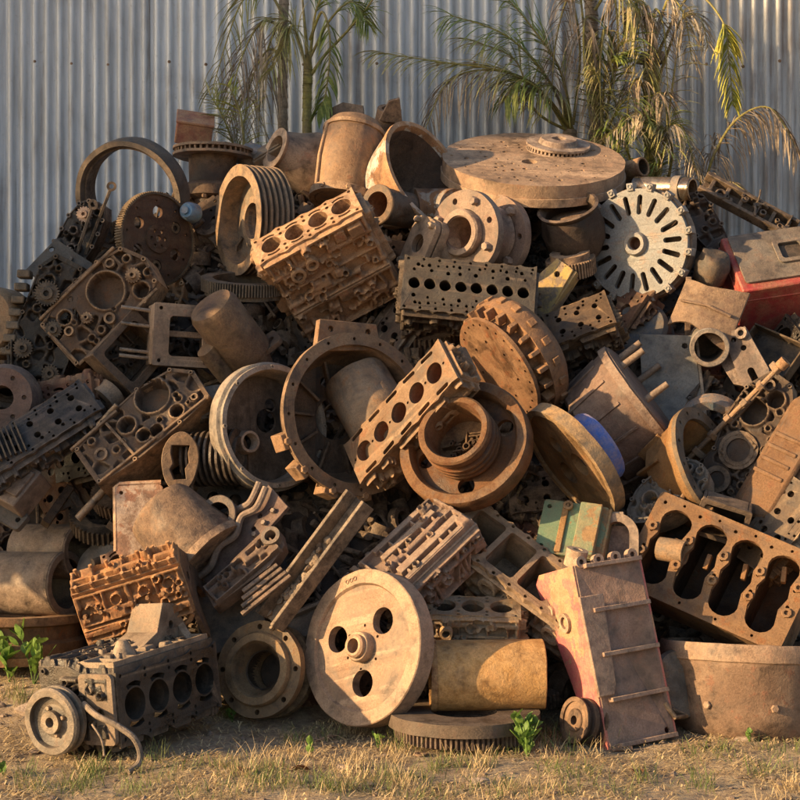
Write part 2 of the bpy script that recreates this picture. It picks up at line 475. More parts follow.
def side_feats(L, h, n, pitch, rr, upper=True, amt=1.0):
    """what a block side shows: barrels, ribs, plugs, gallery, pads, bolt bosses, pockets"""
    F = []
    if upper:
        for i in range(n): F.append(('barrel', (i - (n-1)/2)*pitch, pitch*0.46, 3.2))
    for i in range(n + 1):
        x = max(-L/2 + 3, min(L/2 - 3, (i - n/2)*pitch)); F.append(('rib', x, -h/2, x + rr.uniform(-2, 2), h/2, rr.uniform(2.4, 4.5), rr.uniform(4, 6.5)))
    F.append(('rib', -L/2, -h*0.46, L/2, -h*0.46, 5, 6)); F.append(('rib', -L/2, h*0.47, L/2, h*0.47, 4, 6))
    gy = rr.uniform(-0.2, 0.15)*h; F.append(('rib', -L/2, gy, L/2, gy + rr.uniform(-2, 2), rr.uniform(4, 6), 6.5))
    for _ in range(int(3*amt)):
        x = rr.uniform(-L/2, L/2); F.append(('rib', x, -h/2, x + rr.uniform(-20, 20), h/2, 2.6, 5.5))
    for _ in range(int(5*amt)):
        F.append(('pad', rr.uniform(-L*0.44, L*0.44), rr.uniform(-h*0.38, h*0.38), rr.uniform(7, 18), rr.uniform(6, 13), rr.uniform(-.15, .15), rr.uniform(5, 9)))
    for _ in range(int(4*amt)):
        F.append(('pocket', rr.uniform(-L*0.44, L*0.44), rr.uniform(-h*0.36, h*0.36), rr.uniform(8, 18), rr.uniform(6, 12), rr.uniform(-.2, .2), rr.uniform(2, 5)))
    for i in range(n):
        if upper: F.append(('boss', (i - (n-1)/2)*pitch + rr.uniform(-2, 2), rr.uniform(-.05, .2)*h, pitch*0.22, 7, pitch*0.16, 5))
    for _ in range(int(12*amt)):
        r = rr.uniform(2.2, 5.0); F.append(('boss', rr.uniform(-L*0.46, L*0.46), rr.uniform(-h*0.42, h*0.42), r, rr.uniform(6, 11), r*0.5, rr.uniform(4, 8)))
    return F
def web_feats(w, h, n, rr, depth=9.0, rib=2.4, keep=0.3):
    """an open web of ribs with bosses on its knots"""
    F = [('cells', n, depth, rib, keep, rr.randint(0, 9999))]
    for _ in range(n//3 + 2):
        r = rr.uniform(2.6, 5.5); F.append(('boss', rr.uniform(-w*0.44, w*0.44), rr.uniform(-h*0.44, h*0.44), r, rr.uniform(2, 5), r*0.5, rr.uniform(4, 9)))
    return F
def side_frame(o, ux, n):
    n = Vector(n).normalized(); ux = Vector(ux).normalized(); uy = n.cross(ux)
    m = Matrix((ux, uy, n)).transposed().to_4x4(); m.translation = Vector(o); return m

# ---------------------------------------------------------------- kinds of scrap
def greeble(mb, o, ux, uy, n, w, h, rr, density=1.0, depth=4.0):
    """cast detail on a rectangular face: ribs, pads, bosses, webs, pipes"""
    o = Vector(o); ux = Vector(ux).normalized(); uy = Vector(uy).normalized(); n = Vector(n).normalized()
    P = lambda a, b, c=0.0: o + ux*a + uy*b + n*c
    F = Matrix((ux, uy, n)).transposed().to_4x4()
    k = max(3, int(w * h / 110.0 * density))
    for _ in range(k):
        a = rr.uniform(-w/2 + 3, w/2 - 3); b = rr.uniform(-h/2 + 3, h/2 - 3); q = rr.random()
        G = F.copy(); G.translation = P(a, b)
        if q < 0.30:
            r = rr.uniform(1.6, 4.0); mb.boss(P(a, b), n, r, depth*rr.uniform(0.5, 1.3), rr.choice((0.45, 0.55, 0.62)), 12)
        elif q < 0.52:
            G = G @ Matrix.Rotation(rr.choice((0, 0, 0.5, -0.5, math.pi/2, math.pi/2)) + rr.uniform(-.08, .08), 4, 'Z')
            mb.box((0, 0, depth*0.2), (rr.uniform(6, min(w, h)*0.6 + 6), rr.uniform(1.2, 2.6), depth*rr.uniform(0.7, 1.6)), G)
        elif q < 0.72:
            G = G @ Matrix.Rotation(rr.uniform(-.2, .2), 4, 'Z')
            mb.box((0, 0, depth*0.15), (rr.uniform(4, 11), rr.uniform(4, 9), depth*rr.uniform(0.5, 1.5)), G, rr.uniform(0.6, 0.95))
        elif q < 0.84:
            mb.hexbolt(P(a, b), n, rr.uniform(1.3, 2.3), depth*rr.uniform(0.5, 1.0))
        elif q < 0.93:
            r = rr.uniform(3.5, 6.5)
            mb.lathe([(r*0.55, -1), (r, -1), (r, depth*0.7), (r*0.8, depth), (r*0.55, depth*0.8)], 16, G)
        else:
            p0 = P(a, b, depth*0.6); d = (ux*rr.uniform(-1, 1) + uy*rr.uniform(-1, 1)).normalized()*rr.uniform(8, 18)
            mb.tube([p0, p0 + d*0.5 + n*depth*0.6, p0 + d], rr.uniform(0.8, 1.5), 7)

def scallop(L, W, nb, amp):
    """long outline with a bump at each bolt"""
    out = []; n = nb * 8
    for s in (-1, 1):
        for k in range(n + 1):
            x = -L/2 + L * k / n
            y = W/2 + amp * max(0.0, math.cos(TAU * k / 8)) ** 2 - amp
            out.append((x if s < 0 else -x, s * y))
    return out

def block_deck(mb, n, pitch, br, W, z0, z1, L, slots=True, rr=None):
    holes = []
    for i in range(n):
        cx = (i - (n-1)/2) * pitch
        holes.append(circle(br, 28, cx, 0))
        if slots:
            for s in (1, -1):
                if W/2 - br > 7:
                    holes.append(kidney(cx, 0, br + 1.8, br + 1.8 + min(5.0, (W/2 - br)*0.26), s*math.pi/2 - 0.52, s*math.pi/2 + 0.52, 5))
    for i in range(n + 1):
        cx = (i - n/2) * pitch
        cx = max(-L/2 + 4, min(L/2 - 4, cx))
        for s in (1, -1):
            holes.append(circle(1.9, 8, cx, s*(W/2 - 4.4)))
            if 0 < i < n and W/2 - 4.4 - 3.9 > 6: holes.append(circle(2.0, 8, cx, s*(W/2 - 11)))
    mb.plate(scallop(L, W, n, min(4.5, W*0.055)), holes, z0, z1)

def engine_block(t, n, pitch, br, W, H, end=True, plugs=True, skirt=1.22, studs=0, dens=1.0, deckmat=None, boremat='dark_inner', depthk=0.6, slots=True):
    """upright block: x along the crank, z to the deck, hollow crankcase below"""
    L = n * pitch + pitch * 0.34; rr = t.r; th = 3.0; dk = max(5.0, H * 0.07)
    mb = MB(); block_deck(mb, n, pitch, br, W, H/2 - dk, H/2, L, slots)
    t.part('deck', mb, deckmat, bevel=0.4)
    mb = MB()
    for i in range(n):
        cx = (i - (n-1)/2) * pitch
        mb.ring(br, br + 1.6, H/2 - H*depthk, H/2 - dk + 0.4, 28, Matrix.Translation((cx, 0, 0)))
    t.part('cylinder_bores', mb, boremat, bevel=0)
    for i in range(n):
        cx = (i - (n-1)/2) * pitch; z = H/2 - H*depthk*rr.uniform(0.55, 0.95)
        t.part('piston', MB().lathe([(0, z - 6), (br - 0.3, z - 6), (br - 0.3, z), (br*0.6, z), (br*0.55, z - 2), (0, z - 2)], 24, Matrix.Translation((cx, 0, 0)), False), boremat, bevel=0)
    Wb = W * skirt / 2; a = W/2 - 2.2
    for s in (1, -1):
        line = [(s*a, H/2 - dk + 0.3), (s*a, H*0.08), (s*Wb, -H*0.12), (s*Wb, -H/2)]
        mb = MB(); mb.wall(line if s > 0 else line[::-1], th, -L/2 + 1, L/2 - 1)
        t.part('side_wall', mb)
        if t.facing((0, s, 0)) > -0.35:
            relief(t, side_frame((0, s*a, H*0.28), (s, 0, 0), (0, s, 0)), L - 2, H*0.40, side_feats(L - 2, H*0.40, n, pitch, rr, True, dens))
            relief(t, side_frame((0, s*Wb, -H*0.31), (s, 0, 0), (0, s, 0)), L - 2, H*0.38, side_feats(L - 2, H*0.38, n, pitch, rr, False, dens))
            dy_, dz_ = s*(Wb - a), H*0.2; ln = math.hypot(dy_, dz_)
            relief(t, side_frame((0, s*(a + Wb)/2, -H*0.02), (s, 0, 0), (0, s*dz_, abs(dy_))), L - 2, ln + 3, side_feats(L - 2, ln + 3, n, pitch, rr, False, dens*0.8))
            for k in range(2):
                x = rr.uniform(-L*0.4, L*0.4); t.part('side_boss', MB().boss((x, s*(a + 2), H*rr.uniform(0.12, 0.3)), (0, s, 0), rr.uniform(5, 8), rr.uniform(7, 12), 0.62, 18), bevel=0)
        t.part('sump_rail', MB().box((0, s*(Wb + 1.6), -H/2 + 2), (L - 2.5, 6.0, 4.0)))
    if end:
        prof = [(-Wb, -H/2), (-pitch*0.34, -H/2)] + [(pitch*0.34*math.cos(math.pi - math.pi*k/10), -H/2 + pitch*0.34*math.sin(math.pi*k/10)) for k in range(1, 10)] + \
               [(pitch*0.34, -H/2), (Wb, -H/2), (Wb, -H*0.12), (a, H*0.08), (a, H/2 - dk), (-a, H/2 - dk), (-a, H*0.08), (-Wb, -H*0.12)]
        for s in (1, -1):
            F = Matrix(((0, 0, 1, 0), (1, 0, 0, 0), (0, 1, 0, 0), (0, 0, 0, 1)))
            mb = MB()
            x0 = s*(L/2 - 0.4)
            mb.plate(prof, [circle(W*0.11, 14, -W*0.22, H*0.2), circle(W*0.09, 14, W*0.2, H*0.26)], min(x0, x0 - s*3.5), max(x0, x0 - s*3.5), F)
            if t.facing((s, 0, 0)) > -0.2: relief(t, side_frame((x0, 0, H*0.12), (0, s, 0), (s, 0, 0)), W*0.9, H*0.62, side_feats(W*0.9, H*0.62, 2, W*0.4, rr, False, dens))
            for q in ((-Wb*0.88, -H*0.42), (Wb*0.88, -H*0.42), (-a*0.85, H*0.36), (a*0.85, H*0.36), (0, H*0.38)):
                mb.boss((x0, q[0], q[1]), (s, 0, 0), 3.2, 3.0, 0.5)
            t.part('end_face', mb)
    mb = MB()                                        # bulkheads between the bores
    for i in range(1, n):
        cx = (i - n/2) * pitch
        mb.box((cx, 0, -H*0.22), (3.0, W*1.02, H*0.3))
    t.part('bulkheads', mb, 'brown', bevel=0)
    for i in range(studs):
        cx = -L/2 + 5 + (L - 10) * i / max(1, studs - 1)
        for s in (1, -1):
            t.part('stud', MB().cyl((cx, s*(W/2 - 4.4), H/2 - 1), (cx, s*(W/2 - 4.4), H/2 + 8), 1.6, 1.4, 8), bevel=0)
    return L

def cylinder_head(t, n, pitch, W, thick, hole=0.36, pairs=False, dens=1.0, portmat='dark_inner', sidemat=None, extra=True, kid=False):
    """gasket face towards +z with port holes, ribbed casting behind"""
    L = n * pitch + pitch * 0.5; rr = t.r
    holes = []
    for i in range(n):
        cx = (i - (n-1)/2) * pitch
        if pairs:
            for s in (1, -1): holes.append(circle(pitch*hole*0.62, 20, cx, s*W*0.17))
        else:
            holes.append(circle(pitch*hole, 24, cx, 0))
        if kid:
            for s in (1, -1): holes.append(slot(cx, s*(W/2 - 5.2), pitch*0.62, 4.6, rr.uniform(-.08, .08)))
        elif extra:
            for s in (1, -1):
                holes.append(circle(rr.uniform(1.3, 2.2), 8, cx + rr.uniform(-pitch*0.2, pitch*0.2), s*(W/2 - 9.5)))
                holes.append(circle(rr.uniform(1.1, 1.7), 8, cx + pitch*0.45, s*(W/2 - 9.5 + rr.uniform(-1.5, 1.5))))
                if W > 55: holes.append(circle(rr.uniform(1.4, 2.6), 9, cx + rr.uniform(-2, 2), s*(W/2 - 16 + rr.uniform(-1, 1))))
    for i in range(n + 1):
        cx = max(-L/2 + 3.5, min(L/2 - 3.5, (i - n/2) * pitch))
        if not kid:
            for s in (1, -1): holes.append(circle(1.6, 8, cx, s*(W/2 - 4)))
        else: holes.append(circle(1.5, 8, cx, 0))
    mb = MB(); mb.plate(scallop(L, W, n, 1.6), holes, thick/2 - 4, thick/2)
    t.part('gasket_face', mb, bevel=0.4)
    for i in range(n):                               # ports behind the holes
        cx = (i - (n-1)/2) * pitch
        for s in ((1, -1) if pairs else (0,)):
            r = pitch*hole*(0.62 if pairs else 1.0)
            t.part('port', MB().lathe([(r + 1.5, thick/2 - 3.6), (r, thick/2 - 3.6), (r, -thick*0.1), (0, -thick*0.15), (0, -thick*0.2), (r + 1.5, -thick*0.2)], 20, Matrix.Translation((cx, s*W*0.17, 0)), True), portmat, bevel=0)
    mb = MB()
    for s in (1, -1):
        mb.box((0, s*(W/2 - 4), -2.2), (L - 3, 3.0, thick - 4.5))
        mb.box((s*(L/2 - 4), 0, -2.2), (3.0, W - 11.5, thick - 4.5))
    mb.box((0, 0, -thick/2 + 1.4), (L - 9.5, W - 11.5, 2.6))
    t.part('casting', mb, sidemat)
    for s in (1, -1):
        if t.facing((0, s, 0)) > -0.3: relief(t, side_frame((0, s*(W/2 - 2.6), -2), (s, 0, 0), (0, s, 0)), L - 3, thick - 6, side_feats(L - 3, thick - 6, n, pitch, rr, False, dens), sidemat)
        if t.facing((s, 0, 0)) > -0.3: relief(t, side_frame((s*(L/2 - 2.6), 0, -2), (0, s, 0), (s, 0, 0)), W - 6, thick - 6, side_feats(W - 6, thick - 6, 2, W*0.4, rr, False, dens*0.7), sidemat)
    return L

def flywheel(t, R, w, rim=0.84, recess=5.0, hub=0.2, hubh=4.0, bore=0.09, holes=(), bolts=0, boltr=1.6, boltat=0.3, teeth=0, web=8.0, rimbolts=0):
    """disc with raised rim, web with holes, hub; +z is the face"""
    mb = MB(); mb.lathe([(R*rim, -w/2), (R - 1, -w/2), (R, -w/2 + 1), (R, w/2 - 1), (R - 1, w/2), (R*rim, w/2), (R*rim - 2, w/2 - recess)], 72)
    rimo = t.part('rim', mb, bevel=0)
    hs = [circle(q[2], 24, R*q[1]*math.cos(q[0]), R*q[1]*math.sin(q[0])) for q in holes]
    for k in range(bolts):
        a = TAU*k/bolts + 0.3
        hs.append(circle(boltr, 10, R*boltat*math.cos(a), R*boltat*math.sin(a)))
    zt = w/2 - recess
    mb = MB(); mb.plate(circle(R*rim - 0.4, 72), hs + [circle(R*bore, 24)], zt - web, zt)
    t.part('web', mb, bevel=0.4)
    if hub:
        mb = MB(); mb.lathe([(R*bore, zt - web - 3), (R*hub, zt - web - 3), (R*hub, zt + hubh*0.75), (R*hub*0.92, zt + hubh), (R*bore*1.1, zt + hubh), (R*bore, zt + hubh - 1)], 36)
        t.part('hub', mb, bevel=0)
    if teeth:
        mb = MB(); mb.plate(toothed(R + 2.6, teeth, 2.6), [circle(R - 1.4, 72)], -w/2 + 1.2, -w/2 + min(w*0.55, 9))
        t.part('ring_gear', mb, 'brown', bevel=0)
    return zt

def vented_disc(t, R, w, inner=0.5, hat=0.0, hatr=0.55, vanes=36, matv=None, lugs=5):
    mb = MB(); mb.ring(R*inner, R, -w/2, -w/2 + w*0.28, 64); t.part('rear_plate', mb, bevel=0)
    mb = MB(); mb.ring(R*inner, R, w/2 - w*0.28, w/2, 64); t.part('front_plate', mb, bevel=0)
    mb = MB()
    for k in range(vanes):
        mb.box((R*(0.5 + inner/2), 0, 0), (R*(1 - inner) - 3, 2.0, w*0.46), Matrix.Rotation(TAU*k/vanes, 4, 'Z'))
    mb.ring(R*inner*1.05, R*0.8, -w*0.23, w*0.23, 48)
    t.part('vanes', mb, matv, bevel=0)
    if hat:
        s = 1 if hat > 0 else -1
        h = abs(hat); r = R*hatr
        prof = [(r*0.38, s*(w/2 + h)), (r*0.93, s*(w/2 + h)), (r, s*(w/2 + h - 2)), (R*max(inner, hatr) + 1, s*(w/2 - 1)), (R*inner - 4, s*(w/2 - 1)), (r - 4, s*(w/2 + h - 5)), (r*0.38, s*(w/2 + h - 5))]
        t.part('hat', MB().lathe(prof, 48), bevel=0)
        for k in range(lugs):
            a = TAU*k/5
            t.part('lug', MB().hexbolt((r*0.66*math.cos(a), r*0.66*math.sin(a), s*(w/2 + h)), (0, 0, s), 3, 4), bevel=0)

def sleeve(t, R, L, wall, flare=0.0, mat_in=None, n=48, lip=0.0, floor=None):
    """open-ended pipe or liner along z"""
    p = [(R - wall, -L/2), (R, -L/2)]
    if lip: p += [(R, L/2 - lip*1.6), (R + lip, L/2 - lip*1.4)]
    p += [((R + lip + flare), L/2 - 0.8), (R + lip + flare - 0.8, L/2), (R - wall + flare, L/2)]
    t.part('shell', MB().lathe(p, n), bevel=0)
    t.part('inner_face', MB().lathe([(R - wall - 0.25, -L/2 + 1), (R - wall + 0.8, -L/2 + 1), (R - wall + 0.8, L/2 - 1.5), (R - wall - 0.25 + flare*0.8, L/2 - 1.5)], n), mat_in or 'dark_inner', bevel=0)
    if floor is not None:
        t.part('floor', MB().lathe([(0, floor), (R - wall + 0.4, floor), (R - wall + 0.4, floor + 2), (0, floor + 2)], n, None, False), mat_in or 'brown', bevel=0)

def cup(t, prof, n=48, matin=None, bumps=0):
    t.part('shell', MB().lathe(prof, n), bevel=0)

def cover(t, outline, thick, holes=(), wallh=0.0, gears=(), bosses=(), lumps=1.0, ribs=(), matg=None, backmat=None, back=True, area=None):
    """cast cover or case face: flat face with cavities, rim wall behind, gears and bosses on it"""
    gx = sum(p[0] for p in outline)/len(outline); gy = sum(p[1] for p in outline)/len(outline)
    mb = MB(); mb.plate(outline, [[((p[0]-gx)*0.93 + gx, (p[1]-gy)*0.93 + gy) for p in outline]] if lumps > 0 else holes, -3, 3.2 if lumps > 0 else 0); t.part('face_plate', mb, bevel=0.4)
    xs = [p[0] for p in outline]; ys = [p[1] for p in outline]
    n = len(outline); mb = MB()
    for i in range(n):                               # side walls follow the outline
        a = Vector(outline[i]); b = Vector(outline[(i+1) % n]); d = b - a
        if d.length < 0.5: continue
        m = (a + b)/2; nn = Vector((-d.y, d.x)).normalized()
        G = Matrix.Translation((m.x + nn.x*1.4, m.y + nn.y*1.4, -thick/2 - 1.5)) @ Matrix.Rotation(math.atan2(d.y, d.x), 4, 'Z')
        mb.box((0, 0, 0), (d.length + 0.4, 2.2, thick - 3.2), G)
    t.part('case_wall', mb, bevel=0)
    if back:
        c = Vector((sum(xs)/n, sum(ys)/n))
        inner = [tuple(c + (Vector(p) - c)*0.965) for p in outline]
        t.part('back_plate', MB().plate(inner, [], -thick, -thick + 2.5), backmat or 'dark_inner', bevel=0)
    mb = MB()
    cx, cy = (min(xs)+max(xs))/2, (min(ys)+max(ys))/2
    if lumps > 0:
        w, h = (max(xs)-min(xs)) - 2, (max(ys)-min(ys)) - 2
        inner2 = [((p[0]-cx)*0.985, (p[1]-cy)*0.985) for p in outline]
        F = Matrix.Translation((cx, cy, 2.4)); fe = web_feats(w, h, int(w*h/(150/ max(0.5, lumps))), t.r, 8.0, 2.6, 0.35)
        for hp in holes:
            hx = sum(p[0] for p in hp)/len(hp); hy = sum(p[1] for p in hp)/len(hp); hr = max(math.hypot(p[0]-hx, p[1]-hy) for p in hp)
            if hr > 5.5: fe.append(('boss', hx - cx, hy - cy, hr + 3.0, 3, hr, 16))
        relief(t, F, w, h, fe, mask=inner2, skirt=0.0)
    for q in ribs:
        a = Vector((q[0], q[1])); b = Vector((q[2], q[3])); d = b - a; m = (a+b)/2
        t.part('rib', MB().box((0, 0, 3.4), (d.length, q[4] if len(q) > 4 else 2.4, 4.5), Matrix.Translation((m.x, m.y, 0)) @ Matrix.Rotation(math.atan2(d.y, d.x), 4, 'Z')))
    for i in range(n):
        if i % max(1, n // 9) == 0:
            p = Vector(outline[i]) * 0.95 + Vector((cx, cy)) * 0.05
            t.part('bolt_boss', MB().boss((p.x, p.y, 3), (0, 0, 1), 2.3, 2.2, 0.5, 10), bevel=0)
    for (gx, gy, gr) in gears:
        g = t.part('gear', MB().plate(toothed(gr, max(12, int(gr*2)), gr*0.14, gx, gy), [circle(gr*0.28, 12, gx, gy)], 3.2, 9.0), matg, bevel=0)
        t.part('gear_hub', MB().boss((gx, gy, 8.4), (0, 0, 1), gr*0.5, 4.0, 0.45, 16), matg, parent=g, bevel=0)
    for (bx, by, br, bh) in bosses:
        t.part('boss', MB().boss((bx, by, 2), (0, 0, 1), br, bh, 0.6, 18, bh*0.7), bevel=0)

def pulley(t, R, w, grooves, depth=4.0, inner=0.8, webz=0.0, hub=0.35, bore=0.2, hubh=6, holes=0):
    p = [(R*inner, -w/2), (R, -w/2)]
    g = w / grooves
    for k in range(grooves):
        z = -w/2 + g*k
        p += [(R, z + g*0.18), (R - depth, z + g*0.42), (R - depth, z + g*0.62), (R, z + g*0.86)]
    p += [(R, w/2), (R*inner, w/2)]
    t.part('grooved_rim', MB().lathe(p, 64), bevel=0)
    hs = [circle(R*bore, 20)]
    for k in range(holes):
        a = TAU*k/holes + 0.4
        hs.append(circle(R*0.13, 16, R*0.58*math.cos(a), R*0.58*math.sin(a)))
    t.part('web', MB().plate(circle(R*inner + 0.6, 64), hs, webz - 4, webz), bevel=0.4)
    t.part('hub', MB().lathe([(R*bore, webz - 8), (R*hub, webz - 8), (R*hub, webz + hubh - 1), (R*hub - 1, webz + hubh), (R*bore, webz + hubh)], 40), bevel=0)

def spur_gear(t, R, w, teeth, inner, depth=3.0):
    t.part('toothed_ring', MB().plate(toothed(R, teeth, depth), [circle(inner, 48)], -w/2, w/2), bevel=0)

def bolt_ring(t, n, R, z, r=2.6, h=4, a0=0.2, mat=None, name='bolt'):
    for k in range(n):
        a = a0 + TAU*k/n
        t.part(name, MB().hexbolt((R*math.cos(a), R*math.sin(a), z), (0, 0, 1), r, h), mat, bevel=0)

def bar(p, q, w, h):
    """straight bar of section w x h from p to q"""
    p = Vector(p); q = Vector(q); F = frame((p + q)/2, q - p, (0, 0, 1) if abs((q - p).normalized().z) < 0.9 else (1, 0, 0))
    return MB().box((0, 0, 0), (h, w, (q - p).length), F)

# ---------------------------------------------------------------- ground
def sstep(a, b, x):
    t = max(0.0, min(1.0, (x - a) / (b - a))); return t*t*(3 - 2*t)
def gz(x, y):
    """height of the dirt yard: it climbs a little under the heap"""
    near = 1.0 - sstep(6.0, 14.0, math.hypot(x, y))
    h = 0.17 * sstep(0.0, 1.0, y) * near
    h += near * (0.018 * noise.noise(Vector((x*1.7, y*1.7, 0.3))) + 0.010 * noise.noise(Vector((x*5.1, y*5.1, 2.0))) + 0.006 * noise.noise(Vector((x*15.0, y*15.0, 5.0))))
    return h
def axis_steps(lo, hi, fine, far):
    a = []; v = lo
    while v < hi + 1e-6: a.append(v); v += fine
    q = fine; v = hi
    while v < far: q *= 1.5; v += q; a.append(min(v, far))
    q = fine; v = lo; b = []
    while v > -far: q *= 1.5; v -= q; b.append(max(v, -far))
    return b[::-1] + a
def ground_hit(px, py):
    """where the view ray through a photograph pixel meets the dirt"""
    y = -1.8
    while y < 3.0:
        p = at(px, py, y)
        if p.z <= gz(p.x, p.y): return p
        y += 0.004
    return at(px, py, 1.0)
def make_ground():
    xs = axis_steps(-2.6, 2.6, 0.03, 400.0); ys = axis_steps(-1.6, 1.4, 0.03, 400.0)
    nx, ny = len(xs), len(ys)
    mb = MB()
    mb.v = [Vector((x, y, gz(x, y))) for y in ys for x in xs]
    mb.f = [(j*nx+i, j*nx+i+1, (j+1)*nx+i+1, (j+1)*nx+i) for j in range(ny-1) for i in range(nx-1)]
    N = NT('dry_dirt')
    tc = N.n("ShaderNodeTexCoord"); v = tc.outputs["Object"]
    a = N.noise(v, 1.6, 6, 0.6, 0.5); b = N.noise(v, 9.0, 8, 0.7, 0.8); c = N.noise(v, 60.0, 5, 0.75)
    col = N.mix(N.ramp(a, 0.35, 0.65), (0.38, 0.28, 0.185), (0.25, 0.185, 0.13))
    col = N.mix(N.ramp(b, 0.42, 0.66), col, (0.52, 0.41, 0.27))
    col = N.mix(N.math('MULTIPLY', N.ramp(c, 0.5, 0.72), 0.6), col, (0.07, 0.048, 0.033))
    N.l(col, N.b.inputs["Base Color"]); N.b.inputs["Roughness"].default_value = 0.95
    h = N.math('ADD', N.math('MULTIPLY', b, 1.0), N.math('MULTIPLY', c, 0.5))
    N.l(N.bump(h, 0.9, 0.03), N.b.inputs["Normal"])
    return build(mb, 'ground', N.m, kind='structure')
make_ground()

# ---------------------------------------------------------------- corrugated fence
WALL_Y = 3.06
def sheet_mat(i, tone, warm, streak):
    N = NT('galvanised_sheet')
    tc = N.n("ShaderNodeTexCoord"); v0 = tc.outputs["Object"]
    mp = N.n("ShaderNodeMapping"); mp.inputs["Scale"].default_value = (9.0, 1.0, 0.55); mp.inputs["Location"].default_value = (i*3.7, 0, i*1.3)
    N.l(v0, mp.inputs[0]); st = N.noise(mp.outputs[0], 2.2, 6, 0.65)
    mq = N.n("ShaderNodeMapping"); mq.inputs["Location"].default_value = (i*5.1, 0, i*2.2); N.l(v0, mq.inputs[0])
    bl = N.noise(mq.outputs[0], 2.0, 6, 0.6, 0.6); sp = N.noise(mq.outputs[0], 28.0, 5, 0.7)
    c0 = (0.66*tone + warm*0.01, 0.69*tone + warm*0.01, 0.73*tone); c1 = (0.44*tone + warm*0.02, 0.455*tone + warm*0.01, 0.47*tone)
    col = N.mix(N.ramp(st, 0.35, 0.65), c0, c1)
    col = N.mix(N.math('MULTIPLY', N.ramp(bl, 0.5, 0.72), 0.3), col, (0.20*tone + warm*0.06, 0.185*tone + warm*0.035, 0.165*tone))
    rust = N.math('MULTIPLY', N.ramp(N.math('ADD', N.math('MULTIPLY', st, 0.6), N.math('MULTIPLY', bl, 0.4)), 0.565 - streak, 0.66 - streak*0.5), 0.45)
    col = N.mix(rust, col, (0.16, 0.085, 0.045))
    col = N.mix(N.math('MULTIPLY', N.ramp(sp, 0.60, 0.75), 0.35), col, (0.13, 0.11, 0.09))
    N.l(col, N.b.inputs["Base Color"])
    N.b.inputs["Metallic"].default_value = 0.2
    N.l(N.ramp(bl, 0.3, 0.7, 0.52, 0.70), N.b.inputs["Roughness"])
    N.l(N.bump(sp, 0.12, 0.006), N.b.inputs["Normal"])
    return N.m
def make_fence():
    e = bpy.data.objects.new('corrugated_fence', None); COL.objects.link(e); e.location = (0, WALL_Y, 0.0)
    e["label"] = 'tall fence of grey corrugated iron sheets standing behind the scrap heap'; e["category"] = 'fence'
    rr = random.Random(5); pitch = 0.0762; amp = 0.0165
    edges = [-6.1]
    while edges[-1] < 6.0: edges.append(edges[-1] + pitch * 11)
    off = at(139, 100, WALL_Y).x - min(edges, key=lambda q: abs(q - at(139, 100, WALL_Y).x))
    edges = [q + off for q in edges]
    for i in range(len(edges) - 1):
        x0, x1 = edges[i], edges[i+1] + pitch * 0.9
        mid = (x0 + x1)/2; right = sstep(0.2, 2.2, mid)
        n = int((x1 - x0)/pitch*12); lift = 0.004 * (i % 2)
        cols = [(x0 + (x1-x0)*k/n) for k in range(n+1)]
        zs = [-0.05 + 4.6*k/14 for k in range(15)]
        mb = MB()
        w = rr.uniform(0.5, 1.5)
        for z in zs:
            for x in cols:
                y = amp*math.tanh(1.7*math.cos(TAU*(x - edges[0])/pitch)) + lift + 0.006*noise.noise(Vector((x*1.1, z*0.9, w*7)))
                mb.v.append(Vector((x, y, z)))
        m = len(cols)
        mb.f = [(j*m+k, j*m+k+1, (j+1)*m+k+1, (j+1)*m+k) for j in range(14) for k in range(m-1)]
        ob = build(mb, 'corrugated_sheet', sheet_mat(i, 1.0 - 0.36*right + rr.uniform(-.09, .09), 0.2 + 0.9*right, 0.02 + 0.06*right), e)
        ob.modifiers.new("solid", 'SOLIDIFY').thickness = 0.0012
        for z in (1.05, 2.3, 3.55):
            for k in range(2, 11, 3):
                x = edges[0] + (round((x0 - edges[0])/pitch) + k + 0.5)*pitch
                q = MB(); q.lathe([(0, -0.004), (0.011, -0.004), (0.009, 0.003), (0, 0.008)], 8, frame((x, -amp + 0.002, z + rr.uniform(-.02, .02)), (0, -1, 0)), False)
                build(q, 'roofing_nail', M['rust'], ob, tint=(0.4, 0.5, 0.5))
    for z in (1.05, 2.3, 3.55):
        build(MB().box((0.0, 0.06, z), (12.4, 0.06, 0.09)), 'rail', M['brown'], e, tint=(0.4, 0.5, 0.5))
    for k in range(6):
        build(MB().box((-6.0 + 2.4*k, 0.145, 2.2), (0.1, 0.1, 4.5)), 'post', M['brown'], e, tint=(0.4, 0.5, 0.5))
make_fence()

# ---------------------------------------------------------------- palms
def leafmat(name, c0, c1, trans=0.25):
    N = NT(name)
    tc = N.n("ShaderNodeTexCoord")
    a = N.noise(tc.outputs["Object"], 11.0, 4, 0.6); b = N.noise(tc.outputs["Object"], 60.0, 3, 0.6)
    col = N.mix(N.ramp(a, 0.35, 0.65), c0, c1)
    hs = N.n("ShaderNodeHueSaturation"); N.l(col, hs.inputs["Color"]); N.l(N.ramp(b, 0.3, 0.7, 0.65, 1.3), hs.inputs["Value"])
    N.l(hs.outputs[0], N.b.inputs["Base Color"]); N.b.inputs["Roughness"].default_value = 0.6
    tr = N.n("ShaderNodeBsdfTranslucent"); N.l(hs.outputs[0], tr.inputs[0])
    mx = N.n("ShaderNodeMixShader"); mx.inputs[0].default_value = trans
    N.l(N.b.outputs[0], mx.inputs[1]); N.l(tr.outputs[0], mx.inputs[2]); N.l(mx.outputs[0], N.out.inputs[0])
    return N.m
M['palm'] = leafmat('palm_green', (0.14, 0.21, 0.05), (0.27, 0.29, 0.075))
M['palmy'] = leafmat('palm_yellow_green', (0.46, 0.42, 0.07), (0.28, 0.31, 0.06))
